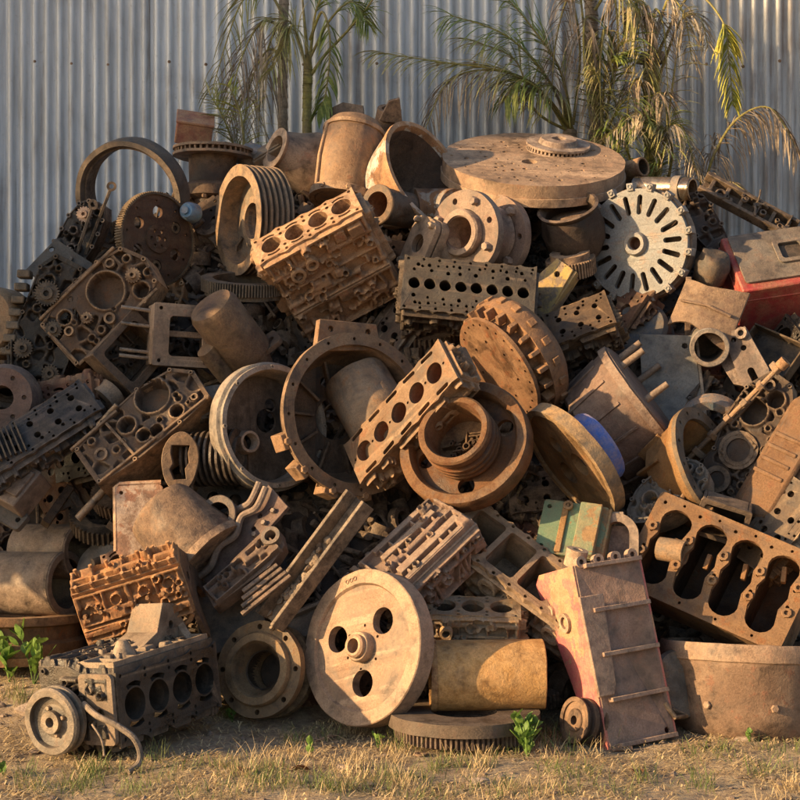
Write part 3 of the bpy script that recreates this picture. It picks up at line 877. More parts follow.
M['palmd'] = leafmat('palm_dead_straw', (0.36, 0.29, 0.21), (0.235, 0.175, 0.12), 0.2)
M['palmp'] = leafmat('palm_pale_dead', (0.50, 0.43, 0.32), (0.34, 0.27, 0.19), 0.2)
M['palmm'] = leafmat('palm_half_dry', (0.27, 0.29, 0.09), (0.40, 0.33, 0.17))
M['stalk'] = leafmat('palm_stalk', (0.24, 0.22, 0.05), (0.19, 0.15, 0.06), 0.0)
M['leaf'] = leafmat('weed_leaf', (0.11, 0.21, 0.035), (0.17, 0.27, 0.06), 0.3)
M['grass'] = leafmat('grass_green', (0.10, 0.15, 0.035), (0.20, 0.22, 0.07), 0.3)
M['straw'] = leafmat('dry_straw', (0.62, 0.48, 0.27), (0.45, 0.33, 0.18), 0.25)
M['dryleaf'] = leafmat('dry_leaf', (0.22, 0.09, 0.04), (0.15, 0.07, 0.035), 0.15)
def bez(P, n):
    P = [Vector(p) for p in P]; out = []
    m = len(P)
    for i in range(n + 1):
        t = i / n * (m - 1); k = min(int(t), m - 2); f = t - k
        p0 = P[max(k-1, 0)]; p1 = P[k]; p2 = P[k+1]; p3 = P[min(k+2, m-1)]
        out.append(0.5*((2*p1) + (p2-p0)*f + (2*p0-5*p1+4*p2-p3)*f*f + (3*p1-p0-3*p2+p3)*f*f*f))
    return out
def leaflet(mb, p, d, L, w, droop, rr, seg=4):
    side = d.cross(Vector((0, 0, 1)))
    side = side.normalized() if side.length > 1e-3 else Vector((1, 0, 0))
    tw = rr.uniform(-0.7, 0.7); side = (side*math.cos(tw) + d.cross(side)*math.sin(tw)).normalized()
    o = len(mb.v); q = p.copy(); dd = d.copy()
    for k in range(seg + 1):
        f = k/seg; ww = w*(0.55 + 1.3*f)*(1 - f)**0.7 if f < 1 else 0.0006
        mb.v += [q - side*ww*0.5, q + side*ww*0.5]
        dd = (dd + Vector((0, 0, -droop/seg)) + Vector((rr.uniform(-.06, .06), rr.uniform(-.06, .06), 0))).normalized()
        q = q + dd * L/seg
    mb.f += [(o+2*k, o+2*k+1, o+2*k+3, o+2*k+2) for k in range(seg)]
def frond(parent, pts, mat, rr, nl=40, L=0.26, droop=1.0, w=0.0115, start=0.25, r=0.010, stalk='stalk', sidez=0.1, ragged=0.2):
    """rachis through pixel points (px, py, Y), with leaflets on both sides"""
    P = [at(*p) for p in pts] if len(pts[0]) == 3 and abs(pts[0][0]) > 3.01 else [Vector(p) for p in pts]
    C = bez(P, 28); mb = MB(); mb.tube(C, r, 6, r*0.25)
    inv = parent.matrix_world.inverted()
    mb.v = [inv @ v for v in mb.v]
    st = build(mb, 'frond', M[stalk], parent)
    mb = MB()
    for i in range(nl):
        f = start + (1 - start)*i/(nl - 1); t = f*28; k = min(int(t), 27)
        p = C[k].lerp(C[k+1], t - k); tan = (C[k+1] - C[k]).normalized()
        up = Vector((0, -0.5, 1.0)); sd = tan.cross(up)
        sd = sd.normalized() if sd.length > 1e-3 else Vector((1, 0, 0))
        for s in (1, -1):
            if rr.random() < ragged: continue
            d = (tan*rr.uniform(0.55, 0.9) + sd*s*rr.uniform(0.6, 0.95) + Vector((rr.uniform(-.1, .1), rr.uniform(-.25, .1), sidez + rr.uniform(-.15, .15)))).normalized()
            ll = L*(0.55 + 0.75*math.sin(math.pi*min(1.0, 0.15 + 0.8*f)))*rr.uniform(0.7, 1.1)
            leaflet(mb, p, d, ll, w*rr.uniform(0.7, 1.2), droop*rr.uniform(0.6, 1.3), rr)
    mb.v = [inv @ v for v in mb.v]
    build(mb, 'leaflets', M[mat], st)
def palm(name, label, base, trunk=None, tr=(0.05, 0.04), tmat='palmd', fibres=0):
    e = bpy.data.objects.new(name, None); COL.objects.link(e); e.location = base
    e["label"] = label; e["category"] = 'palm'
    bpy.context.view_layer.update()
    if trunk:
        C = bez([at(*p) for p in trunk], 40); mb = MB(); rr = random.Random(len(label))
        pts = [c - Vector(base) for c in C]
        for k in range(40):
            a, b = pts[k], pts[k+1]; f = k/40; r = tr[0] + (tr[1]-tr[0])*f
            mb.cyl(a, b, r*1.02, r*0.9, 14)
        build(mb, 'trunk', M[tmat], e, jitter=0.006)
    return e
R1 = random.Random(11)
# two slim palms behind the left shoulder of the heap
p = palm('palm', 'palm with drooping dead brown fronds by the fence, above the grooved pulley', (at(284, 300, 2.55).x, 2.55, 0.17), [(284, 640, 2.55), (283, 200, 2.55), (283, 40, 2.55), (286, -40, 2.55)], (0.034, 0.028))
for pts, mt, kw in (
    ([(285, 30, 2.5), (262, 22, 2.42), (240, 62, 2.35), (226, 120, 2.3)], 'palmd', dict(droop=2.2, L=0.30)),
    ([(285, 60, 2.5), (268, 50, 2.42), (250, 85, 2.4), (243, 140, 2.36)], 'palmp', dict(droop=2.4, L=0.30)),
    ([(285, 20, 2.5), (275, 30, 2.5), (262, 75, 2.4), (258, 150, 2.4)], 'palmd', dict(droop=2.6, L=0.34)),
    ([(285, 20, 2.5), (266, -10, 2.5), (240, 5, 2.4), (212, 90, 2.4)], 'palmm', dict(droop=1.8, L=0.25)),
    ([(284, 40, 2.5), (292, 25, 2.3), (284, 45, 2.28), (272, 70, 2.25)], 'palmm', dict(droop=1.9, L=0.22)),
    ([(240, 165, 2.35), (232, 140, 2.3), (222, 115, 2.3), (210, 95, 2.3)], 'palmm', dict(droop=0.8, L=0.16, start=0.05)),
    ([(245, 165, 2.35), (243, 130, 2.3), (238, 105, 2.3), (228, 85, 2.3)], 'palmy', dict(droop=1.2, L=0.2, start=0.1))):
    frond(p, pts, mt, R1, **kw)
p = palm('palm', 'green-stemmed palm with upright fronds by the fence, behind the fat tan elbow', (at(307, 300, 2.5).x, 2.5, 0.17), [(308, 640, 2.5), (307, 150, 2.5), (308, 80, 2.5), (307, 55, 2.5)], (0.03, 0.026), 'stalk')
for pts, mt, kw in (
    ([(309, 78, 2.5), (325, 55, 2.48), (350, 28, 2.45), (375, -4, 2.4), (392, -40, 2.4)], 'palm', dict(L=0.26, droop=0.9, start=0.45, r=0.013)),
    ([(308, 75, 2.5), (306, 40, 2.5), (303, 5, 2.5), (300, -40, 2.5)], 'palm', dict(L=0.2, droop=0.7, start=0.75, r=0.014)),
    ([(307, 72, 2.5), (300, 45, 2.45), (290, 22, 2.4), (268, 18, 2.35)], 'palmm', dict(L=0.22, droop=1.4, start=0.45)),
    ([(309, 70, 2.5), (312, 40, 2.5), (318, 5, 2.45), (340, -30, 2.4)], 'palm', dict(L=0.24, droop=1.0, start=0.6, r=0.012)),
    ([(310, 40, 2.5), (322, 12, 2.4), (330, 40, 2.35), (326, 92, 2.33), (318, 112, 2.33)], 'palm', dict(L=0.16, droop=1.6, start=0.35, w=0.026)),
    ([(309, 60, 2.5), (330, 20, 2.45), (352, 2, 2.4), (368, 24, 2.4)], 'palm', dict(L=0.2, droop=1.3, start=0.4))):
    frond(p, pts, mt, R1, stalk='stalk', **kw)
# clump behind the flat slab, right of centre
p = palm('palm', 'low spreading palm with long half dry fronds behind the round drilled slab', (at(572, 300, 2.6).x, 2.6, 0.17), [(575, 640, 2.6), (572, 300, 2.6), (570, 130, 2.6)], (0.045, 0.045))
for pts, mt, kw in (
    ([(570, 138, 2.6), (545, 98, 2.5), (505, 72, 2.4), (440, 62, 2.35), (376, 52, 2.3)], 'palmm', dict(L=0.30, droop=0.9, nl=70, start=0.2)),
    ([(570, 130, 2.6), (535, 85, 2.5), (490, 70, 2.4), (448, 82, 2.3), (424, 132, 2.28)], 'palmd', dict(L=0.30, droop=2.6, nl=64, start=0.2)),
    ([(570, 125, 2.6), (545, 75, 2.45), (505, 35, 2.4), (450, 15, 2.35)], 'palm', dict(L=0.34, droop=1.1, nl=60)),
    ([(572, 125, 2.6), (560, 70, 2.5), (530, 25, 2.45), (500, -10, 2.4)], 'palm', dict(L=0.30, droop=1.0, nl=50)),
    ([(572, 130, 2.6), (545, 95, 2.4), (520, 80, 2.3), (505, 100, 2.28)], 'palm', dict(L=0.26, droop=1.6, nl=40)),
    ([(573, 125, 2.6), (580, 60, 2.5), (575, 10, 2.45), (560, -40, 2.4)], 'palmd', dict(L=0.28, droop=2.0, nl=44)),
    ([(573, 130, 2.6), (560, 95, 2.45), (548, 85, 2.4), (530, 96, 2.35)], 'palmm', dict(L=0.24, droop=1.5, nl=36)),
    ([(571, 132, 2.6), (535, 110, 2.45), (515, 60, 2.4), (470, 40, 2.3)], 'palmm', dict(L=0.28, droop=1.0, nl=52))):
    frond(p, pts, mt, R1, **kw)
p = palm('palm', 'ragged palm with yellow green stalks and dead skirts behind the slotted pale disc', (at(600, 300, 2.62).x, 2.62, 0.17), [(600, 640, 2.62), (598, 200, 2.62), (593, 60, 2.62), (590, -30, 2.62)], (0.05, 0.04))
for pts, mt, kw in (
    ([(598, 118, 2.5), (588, 60, 2.5), (582, 10, 2.5), (578, -40, 2.5)], 'palmy', dict(L=0.16, droop=1.2, start=0.7, r=0.013)),
    ([(606, 120, 2.5), (612, 80, 2.45), (620, 45, 2.4), (642, 14, 2.4)], 'palm', dict(L=0.22, droop=0.9, start=0.1, w=0.02)),
    ([(602, 130, 2.5), (604, 85, 2.45), (610, 60, 2.4), (622, 55, 2.35)], 'palm', dict(L=0.2, droop=0.8, start=0.1, w=0.02)),
    ([(595, 10, 2.55), (612, -10, 2.45), (618, 40, 2.4), (612, 100, 2.4)], 'palmd', dict(L=0.22, droop=2.4, nl=50)),
    ([(592, 0, 2.55), (570, -5, 2.45), (556, 40, 2.4), (552, 90, 2.4)], 'palmd', dict(L=0.26, droop=2.4, nl=44)),
    ([(600, 150, 2.55), (612, 120, 2.4), (626, 100, 2.36), (650, 96, 2.33)], 'palm', dict(L=0.24, droop=1.2, start=0.05)),
    ([(600, 150, 2.55), (596, 110, 2.4), (600, 85, 2.36), (592, 66, 2.33)], 'palmm', dict(L=0.22, droop=1.4, start=0.05)),
    ([(602, 20, 2.55), (622, -6, 2.4), (640, 20, 2.36), (646, 70, 2.33)], 'palmm', dict(L=0.24, droop=1.8, nl=46)),
    ([(595, 20, 2.55), (585, 20, 2.4), (584, 60, 2.38), (590, 120, 2.38)], 'palmd', dict(L=0.24, droop=2.4, nl=50)),
    ([(598, 60, 2.55), (604, 30, 2.4), (600, 70, 2.36), (602, 140, 2.36)], 'palmm', dict(L=0.22, droop=2.2, nl=40))):
    frond(p, pts, mt, R1, **kw)
p = palm('palm', 'palm with a cut off stump trunk and a bright yellow hanging frond by the fence', (at(652, 300, 2.66).x, 2.66, 0.17), [(655, 640, 2.66), (653, 200, 2.66), (651, 60, 2.66)], (0.062, 0.05), 'stalk')
build(MB().lathe([(0, 0), (0.085, -0.03), (0.07, 0.03), (0, 0.05)], 18, Matrix.Translation(at(652, 58, 2.66) - Vector((at(652, 300, 2.66).x, 2.66, 0.17))), False), 'stump_cap', M['brown'], p, jitter=0.01, tint=(.3, .5, .5))
for pts, mt, kw in (
    ([(655, 60, 2.6), (690, -5, 2.5), (722, 20, 2.42), (729, 60, 2.4), (733, 105, 2.4)], 'palmy', dict(L=0.17, droop=1.7, start=0.52, nl=60, ragged=0.05, w=0.018)),
    ([(653, 55, 2.6), (655, 10, 2.45), (664, 30, 2.38), (668, 95, 2.36)], 'palmd', dict(L=0.24, droop=2.4)),
    ([(653, 60, 2.6), (644, 20, 2.45), (640, 20, 2.38), (634, 75, 2.36)], 'palmd', dict(L=0.22, droop=2.2)),
    ([(620, 182, 2.5), (618, 150, 2.4), (628, 128, 2.36), (648, 118, 2.33)], 'palmm', dict(L=0.2, droop=1.5, start=0.05)),
    ([(668, 182, 2.5), (672, 150, 2.4), (664, 130, 2.36), (652, 122, 2.33)], 'palmm', dict(L=0.2, droop=1.5, start=0.05)),
    ([(655, 90, 2.6), (680, 22, 2.5), (700, 18, 2.45), (708, 48, 2.42)], 'palmp', dict(L=0.16, droop=1.8, start=0.3)),
    ([(653, 55, 2.6), (645, 5, 2.5), (630, 10, 2.4), (622, 60, 2.38)], 'palmd', dict(L=0.25, droop=2.2)),
    ([(653, 50, 2.6), (668, 0, 2.5), (684, 15, 2.42), (692, 60, 2.4)], 'palmp', dict(L=0.22, droop=2.2)),
    ([(660, 175, 2.55), (668, 120, 2.45), (676, 60, 2.4), (684, 10, 2.4)], 'palmm', dict(L=0.2, droop=1.4, start=0.3)),
    ([(640, 178, 2.5), (652, 140, 2.4), (640, 112, 2.34), (606, 138, 2.3)], 'palmp', dict(L=0.2, droop=1.8, start=0.2, nl=54)),
    ([(650, 178, 2.5), (664, 130, 2.4), (682, 128, 2.34), (695, 165, 2.3)], 'palmp', dict(L=0.18, droop=1.8, start=0.2)),
    ([(645, 180, 2.5), (648, 150, 2.4), (640, 128, 2.36), (625, 118, 2.33)], 'palm', dict(L=0.2, droop=1.2, start=0.05)),
    ([(630, 185, 2.5), (630, 160, 2.4), (622, 140, 2.36), (612, 132, 2.33)], 'palm', dict(L=0.18, droop=1.2, start=0.05)),
    ([(655, 180, 2.5), (662, 155, 2.4), (668, 135, 2.36), (672, 110, 2.33)], 'palm', dict(L=0.18, droop=1.2, start=0.05)),
    ([(640, 120, 2.6), (655, 95, 2.4), (665, 100, 2.36), (668, 150, 2.33)], 'palmd', dict(L=0.2, droop=2.2, start=0.1)),
    ([(648, 110, 2.6), (640, 80, 2.4), (630, 90, 2.36), (626, 130, 2.33)], 'palmd', dict(L=0.2, droop=2.2, start=0.1))):
    frond(p, pts, mt, R1, **kw)
p = palm('palm', 'single arching dead palm frond curling over the dark slotted rail', (at(705, 300, 2.5).x, 2.5, 0.17), [(703, 640, 2.5), (704, 300, 2.5), (704, 195, 2.5)], (0.03, 0.025))
for pts, mt, kw in (
    ([(704, 198, 2.5), (712, 160, 2.42), (736, 120, 2.35), (770, 108, 2.3), (796, 148, 2.3)], 'palmd', dict(L=0.27, droop=2.9, nl=80, start=0.12, ragged=0.05)),
    ([(705, 198, 2.5), (716, 190, 2.42), (730, 182, 2.35), (744, 190, 2.3)], 'palmp', dict(L=0.12, droop=1.6, nl=30, start=0.1)),
    ([(704, 200, 2.5), (700, 180, 2.42), (694, 165, 2.36), (690, 150, 2.34)], 'palmd', dict(L=0.12, droop=1.6, nl=24, start=0.1))):
    frond(p, pts, mt, R1, **kw)

# ---------------------------------------------------------------- unseen trees left of the frame, placed to keep sun off fence and heap
def unseen_shade_tree(a, pp, zc, hz, cr, seed, label, nleaf):
    hx = Vector((SUN_DIR.x, SUN_DIR.y)).normalized(); x = hx.x*a - hx.y*pp; y = hx.y*a + hx.x*pp; h = zc + hz
    rr = random.Random(seed)
    e = bpy.data.objects.new('unseen_shade_tree', None); COL.objects.link(e); e.location = (x, y, 0)
    e["label"] = label; e["category"] = 'tree'
    mb = MB(); top = Vector((0.2, 0.1, zc))
    mb.tube([(0, 0, -0.1), (0.05, 0.02, h*0.3), top], 0.22, 12, 0.12)
    c0 = Vector((0, 0, zc)); tips = []
    for k in range(9):
        a = TAU*k/9 + rr.uniform(-.3, .3); q = c0 + Vector((math.cos(a)*cr*0.6, math.sin(a)*cr*0.6, rr.uniform(-0.5, 0.6)*hz))
        mb.tube([(0.05, 0.02, (zc - hz)*rr.uniform(0.7, 1.0)), (q*0.5 + c0*0.4), q], 0.08, 7, 0.02); tips.append(q)
    build(mb, 'trunk', M['brown'], e, tint=(.4, .5, .5))
    mb = MB()
    for _ in range(nleaf):
        while True:
            u = Vector((rr.uniform(-1, 1), rr.uniform(-1, 1), rr.uniform(-1, 1)))
            if math.hypot(u.x, u.y)**3 + abs(u.z)**4 < 1: break
        p = c0 + Vector((u.x*cr, u.y*cr, u.z*hz))
        if noise.noise(p*0.85 + Vector((seed, 0, 0))) < -0.24: continue
        d = Vector((rr.uniform(-1, 1), rr.uniform(-1, 1), rr.uniform(-1, 0.4))).normalized()
        w = d.orthogonal().normalized()*rr.uniform(0.05, 0.09); l = d*rr.uniform(0.16, 0.28); o = len(mb.v)
        mb.v += [p, p + l*0.5 + w, p + l, p + l*0.5 - w]; mb.f.append((o, o+1, o+2, o+3))
    build(mb, 'crown', M['palm'], e)
unseen_shade_tree(11.0, -3.52, 6.0, 3.8, 1.66, 3, 'broad leafy tree unseen left of the frame, placed to shade the fence', 19000)
unseen_shade_tree(4.2, -1.75, 2.35, 0.9, 0.62, 8, 'small leafy tree unseen left of the frame, added to shade the heap', 3500)  # unseen low sun blocker, added to shade the left of the heap

# ---------------------------------------------------------------- core of the heap: small scrap nobody could count
TOPLINE = [(-120, 360), (0, 345), (60, 300), (100, 240), (180, 195), (260, 185), (330, 170), (450, 180), (600, 190), (690, 225), (740, 265), (800, 300), (920, 360)]
def topz(px):
    for (a, b) in zip(TOPLINE, TOPLINE[1:]):
        if a[0] <= px <= b[0]:
            f = (px - a[0])/(b[0] - a[0]); return a[1] + (b[1]-a[1])*f
    return TOPLINE[0][1] if px < 0 else TOPLINE[-1][1]
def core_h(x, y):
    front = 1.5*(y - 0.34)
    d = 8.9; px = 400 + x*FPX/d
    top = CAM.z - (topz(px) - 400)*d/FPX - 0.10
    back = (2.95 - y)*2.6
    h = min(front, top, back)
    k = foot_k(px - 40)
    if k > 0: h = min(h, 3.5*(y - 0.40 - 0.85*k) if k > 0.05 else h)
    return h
def make_core():
    mb = MB(); xs = [-3.4 + 0.06*i for i in range(115)]; ys = [0.3 + 0.06*j for j in range(45)]
    nx = len(xs)
    for y in ys:
        for x in xs:
            h = core_h(x, y) + 0.10*noise.noise(Vector((x*3, y*3, 1))) + 0.06*noise.noise(Vector((x*9, y*9, 4)))
            mb.v.append(Vector((x, y, max(h, -0.05))))
    mb.f = [(j*nx+i, j*nx+i+1, (j+1)*nx+i+1, (j+1)*nx+i) for j in range(len(ys)-1) for i in range(nx-1)]
    rr = random.Random(77)
    for _ in range(5200):
        x = rr.uniform(-2.7, 2.7); y = rr.uniform(0.36, 2.5); h = core_h(x, y)
        if h < 0.0 or (h < 0.8 and foot_k(360 + x*FPX/(y + 7)) > 0.2 and rr.random() < 0.6): continue
        p = Vector((x, y, h + rr.uniform(-0.02, 0.10))); q = rr.random()
        d = Vector((rr.uniform(-1, 1), rr.uniform(-1, 0.4), rr.uniform(-0.7, 1))).normalized()
        G = frame(p, d)
        if q < 0.3: mb.cyl(p - d*0.1, p + d*rr.uniform(0.05, 0.16), rr.uniform(0.008, 0.022), None, 8)
        elif q < 0.55: mb.box((0, 0, 0), (rr.uniform(0.05, 0.16), rr.uniform(0.04, 0.12), rr.uniform(0.01, 0.05)), G)
        elif q < 0.8:
            r = rr.uniform(0.03, 0.08); mb.ring(r*rr.uniform(0.4, 0.75), r, 0, rr.uniform(0.02, 0.08), 16, G)
        else: mb.tube([p, p + d*0.08 + Vector((0, 0, 0.03)), p + d*0.16 + Vector((0.03, 0, 0))], rr.uniform(0.006, 0.014), 6)
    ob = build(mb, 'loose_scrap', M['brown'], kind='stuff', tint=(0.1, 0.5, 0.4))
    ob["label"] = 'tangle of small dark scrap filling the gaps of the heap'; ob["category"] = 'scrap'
make_core()

# ---------------------------------------------------------------- upper left
t = T('hoop_ring', 'wide bare iron hoop standing on edge above the pierced rusty flexplate', 'ring', 133, 196, 0.1, z=(-0.42, -0.2, 0.87), x=(1, 0, 0), mat='greytan', tint=(0.1, 0.4, 0.3))
t.part('hoop', MB().lathe([(50, -13), (56, -13), (58, -9), (58, 4), (55, 9), (57, 13), (52, 13), (50, 9)], 72), bevel=0)
t.part('inner_band', MB().lathe([(47, -11), (50.3, -11), (50.3, 7), (48, 7)], 72), 'brown', bevel=0)
t = T('flexplate', 'rusty toothed flexplate with big round holes and a bolt circle, upper left', 'flywheel', 156, 239, -0.05, z=(0.62, 0.10, 0.78), x=(1, 0, 0), mat='rust')
hs = [circle(6.2, 20, 27*math.cos(a), 27*math.sin(a)) for a in [0.5 + TAU*k/6 for k in range(6)]]
hs += [circle(1.5, 8, 38*math.cos(a), 38*math.sin(a)) for a in [0.2 + TAU*k/9 for k in range(9)]]
t.part('disc', MB().plate(circle(46, 64), hs + [circle(13, 32)], -2, 2), bevel=0.4)
t.part('ring_gear', MB().plate(toothed(47.5, 110, 1.3), [circle(44.5, 64)], -5, 4), 'brown', bevel=0)
t.part('hub_disc', MB().plate(circle(14.5, 36), [circle(2, 10, 8.5*math.cos(a), 8.5*math.sin(a)) for a in [TAU*k/6 for k in range(6)]] + [circle(3.4, 16)], 0.5, 4), bevel=0.4)
for k in (0, 4):
    a = 0.5 + TAU*k/6 + TAU/12 * 0
    t.part('stopper', MB().boss((27*math.cos(a), 27*math.sin(a), -2), (0, 0, 1), 5.6, 3.4, 0.5, 14), 'brown', bevel=0)
t = T('brake_rotor', 'vented brake rotor with hub seen from below, under the faded red box', 'brake rotor', 213, 153, 0.15, z=(0.03, 0.97, -0.17), x=(1, 0, 0), mat='greytan')
vented_disc(t, 40, 9, 0.5, -0.001, vanes=40, matv='brown')
t.part('hub', MB().lathe([(0, -60), (16, -60), (17, -48), (26, -44), (27, -34), (23, -30), (24, -4), (0, -4)], 40, None, False), 'brown', bevel=0)
bolt_ring(t, 6, 22, -43, 3, -5, mat='brown', name='lug')
t = T('faded_box', 'small faded red metal box on top of the heap behind the vented rotor', 'box', 194, 130, 0.28, z=(0.12, 0.9, 0.35), x=(0.96, 0.22, 0.1), mat='redpink')
t.part('shell', MB().box((0, 0, 0), (36, 30, 22)), bevel=1.2)
t.part('lid', MB().box((0, 0, 12.3), (38, 32, 3)), bevel=0.8)
t = T('blue_bottle', 'small bright blue plastic bottle wedged beside the rusty flexplate', 'bottle', 190, 212, -0.06, z=(-0.5, 0.2, 0.8), mat='sky')
t.part('shell', MB().lathe([(0, -9), (9, -9), (10, -7), (9, 5), (7, 8), (4, 8), (4, 11), (0, 11)], 24, None, False), bevel=0)
t = T('grooved_pulley', 'large six-grooved belt pulley standing on edge, hollow face outward', 'pulley', 254, 221, -0.05, z=(-0.90, 0.04, 0.42), x=(0, 1, 0), mat='greytan', tint=(0.5, 0.4, 0.8))
pulley(t, 55, 36, 6, 4.5, 0.80, -2, 0.46, 0.33, 4)
t = T('ring_gear', 'flat toothed ring gear lying level under the grooved pulley', 'gear', 247, 284, 0.02, z=(0.02, 0.98, 0.16), x=(1, 0, 0), mat='greytan')
spur_gear(t, 46, 12, 96, 34, 2.6); t.part('flange', MB().ring(22, 42, -11, -5, 56), bevel=0)
t = T('grey_carton', 'small grey steel box tilted among the top castings by the palm stems', 'box', 271, 158, 0.2, z=(-0.5, 0.75, 0.45), x=(0.8, 0.5, 0.1), mat='grey')
t.part('shell', MB().box((0, 0, 0), (34, 20, 22)), bevel=1); t.part('flap', MB().box((0, 0, 11.8), (30, 16, 1.5)), bevel=0.5)
t = T('blue_grey_tin', 'small blue grey tin beside the grooved pulley top', 'tin', 252, 158, 0.25, z=(0.2, 0.9, 0.4), x=(1, 0, 0), mat='blueg')
t.part('shell', MB().lathe([(0, -12), (11, -12), (12, -10), (12, 10), (10, 12), (0, 12)], 20, None, False), bevel=0)
t = T('pump_casting', 'brown bell-mouthed pump casting lying on the crest beside the fat tan elbow', 'casting', 300, 160, 0.15, z=(-0.8, 0.35, 0.4), x=(0, 1, 0), mat='tan')
t.part('shell', MB().lathe([(14, -34), (32, -34), (33, -8), (26, 6), (20, 26), (22, 30), (14, 30), (12, 8)], 40), bevel=0)
t.part('flange', MB().plate(rect(62, 44, 0, 0, 6), [circle(13.4, 24)], -40, -34.2), bevel=0.6)
t = T('bracket_plate', 'dark angular bracket poking above the crest behind the pump casting', 'bracket', 342, 118, 0.35, z=(-0.2, 0.2, 0.95), x=(0.9, 0.3, 0), mat='brown')
t.part('web', MB().plate([(-22, -18), (20, -14), (24, 4), (6, 14), (-12, 12)], [circle(4, 12, 2, 0)], -3, 3)); t.part('foot', MB().box((0, -16, 8), (40, 5, 16)))
t = T('hub_casting', 'dark stubby hub casting poking above the crest by the white-flecked bowl', 'casting', 388, 122, 0.32, z=(0.1, 0.9, 0.35), mat='brown')
t.part('shell', MB().lathe([(8, -20), (24, -20), (24, -8), (14, -4), (12, 14), (8, 14)], 32), bevel=0); t.part('web', MB().plate([(-10, 0), (14, 0), (8, 26), (-2, 22)], [], -2, 2, frame((0, -14, 6), (0, -1, 0))))
t = T('pipe_elbow', 'fat smooth tan drum-shaped casting with a slit seam on the crest', 'casting', 350, 158, 0.0, z=(0.16, 0.90, -0.40), x=(1, 0, 0), mat='tan', tint=(0.75, 0.4, 0.7))
t.part('shell', MB().lathe([(0, -48), (27, -48), (30, -44), (32, -10), (31, 22), (27, 36), (24, 39), (0, 40)], 56, None, False), bevel=0)
t.part('collar', MB().ring(28, 33.5, -48, -40, 56), bevel=0)
t.part('crown_band', MB().ring(26, 31.8, 26, 30, 56), bevel=0)
t.part('seam_rib', MB().tube([(-27, -17, -40), (-29, -17, -8), (-27, -16, 26)], 2.0, 8), bevel=0)
for a in (-2.2, -1.4, -0.6): t.part('bolt', MB().hexbolt((30*math.cos(a), 30*math.sin(a), -44), (math.cos(a), math.sin(a), 0), 3, 5), bevel=0)
t = T('bowl_elbow', 'cast elbow with a wide dark bowl mouth and peeling white paint', 'pipe', 420, 176, -0.08, z=(0.72, 0.44, 0.54), x=(0.5, -0.8, 0), mat='white')
t.part('bowl', MB().lathe([(28, -58), (32, -56), (46, -24), (55, 0), (57, 4), (57, 8), (52, 8), (50, 1), (41, -24), (26, -52)], 56), bevel=0)
t.part('bowl_lining', MB().lathe([(51.6, 5), (50.3, 0), (41.2, -24), (26.2, -51.6), (0, -52), (0, -51), (25.6, -50.6), (40.6, -24), (49.6, 1)], 56, None, False), 'brown', bevel=0)
t = T('pipe_stub', 'grey pipe stub with round mouth facing out below the white-flecked bowl', 'pipe', 396, 208, -0.14, z=(-0.62, 0.12, 0.77), x=(0, 1, 0), mat='greytan')
sleeve(t, 18, 60, 5, mat_in='rust', lip=2)
t.part('elbow', MB().tube(bez([(0, 0, -28), (2, -10, -40), (4, -28, -44), (4, -44, -40)], 12), 24, 24, 20), 'white', bevel=0)

# central four-bore block and its neighbours
t = T('engine_block', 'tan four-cylinder engine block with open bores tilted up at the centre', 'engine block', 329, 264, -0.1, z=(-0.40, 0.66, 0.63), x=(0.88, 0.47, 0.05), mat='ochre')
engine_block(t, 4, 26, 10.4, 40, 112, studs=0, dens=1.5, boremat='rust')
t = T('flanged_valve', 'heavy flanged pipe valve with bolted round flanges, orange inside', 'valve', 478, 235, -0.15, z=(-0.62, 0.08, 0.78), x=(0, 1, 0), mat='tan')
t.part('front_flange', MB().plate(circle(43, 56), [circle(24, 36)] + [circle(3.2, 12, 34*math.cos(a), 34*math.sin(a)) for a in [TAU*(k + .5)/8 for k in range(8)] if int(round(a*8/TAU - .5)) % 2 == 0], 14, 23), bevel=0.5)
t.part('neck', MB().lathe([(16.5, 8), (23.6, 8), (23.6, 30), (22, 32), (17, 32), (16.5, 31)], 44), bevel=0)
t.part('bore', MB().lathe([(16, 30), (17.2, 30), (17.2, -20), (0, -21), (0, -20), (16, -19)], 36, None, False), 'orange', bevel=0)
t.part('body', MB().lathe([(18, 15), (27, 15), (24, 6), (27, -12), (31, -20), (18, -20)], 44), 'ochre', bevel=0)
t.part('rear_flange', MB().plate(circle(43, 56), [circle(17, 28)] + [circle(3, 12, 35*math.cos(a), 35*math.sin(a)) for a in [TAU*k/8 for k in range(8)]], -32, -22), 'ochre', bevel=0.5)
for k in range(8):
    a = TAU*(k + .5)/8
    if k % 2: t.part('bolt', MB().hexbolt((34*math.cos(a), 34*math.sin(a), 23), (0, 0, 1), 4.4, 6), bevel=0)
    if k % 2 == 0: t.part('bolt', MB().hexbolt((35*math.cos(a + .4), 35*math.sin(a + .4), -22), (0, 0, 1), 4.4, 7), 'ochre', bevel=0)
t = T('bolted_flange_pair', 'pair of square bolted flange castings left of the flanged valve', 'flange', 424, 246, -0.16, z=(-0.75, 0.30, 0.58), x=(0.4, 0.85, 0), mat='tan')
t.part('front_flange', MB().plate(rect(56, 40, 0, 0, 12), [circle(9, 20)], 2, 9)); t.part('rear_flange', MB().plate(rect(58, 42, 0, 0, 12), [circle(9, 20)], -8, 0.6))
t.part('body', MB().lathe([(9, -30), (22, -30), (17, -8), (9, -8)], 28), bevel=0)
for (a, b) in ((22, 13), (-22, 13), (22, -13), (-22, -13)): t.part('bolt', MB().hexbolt((a, b, 9), (0, 0, 1), 3.6, 5), bevel=0)
t = T('engine_head_casting', 'dark grey cylinder head with a row of eight round holes under the valve', 'cylinder head', 467, 297, -0.16, z=(0.08, 0.40, 0.91), x=(0.99, -0.03, 0.1), mat='greytan', tint=(0.05, 0.5, 0.3))
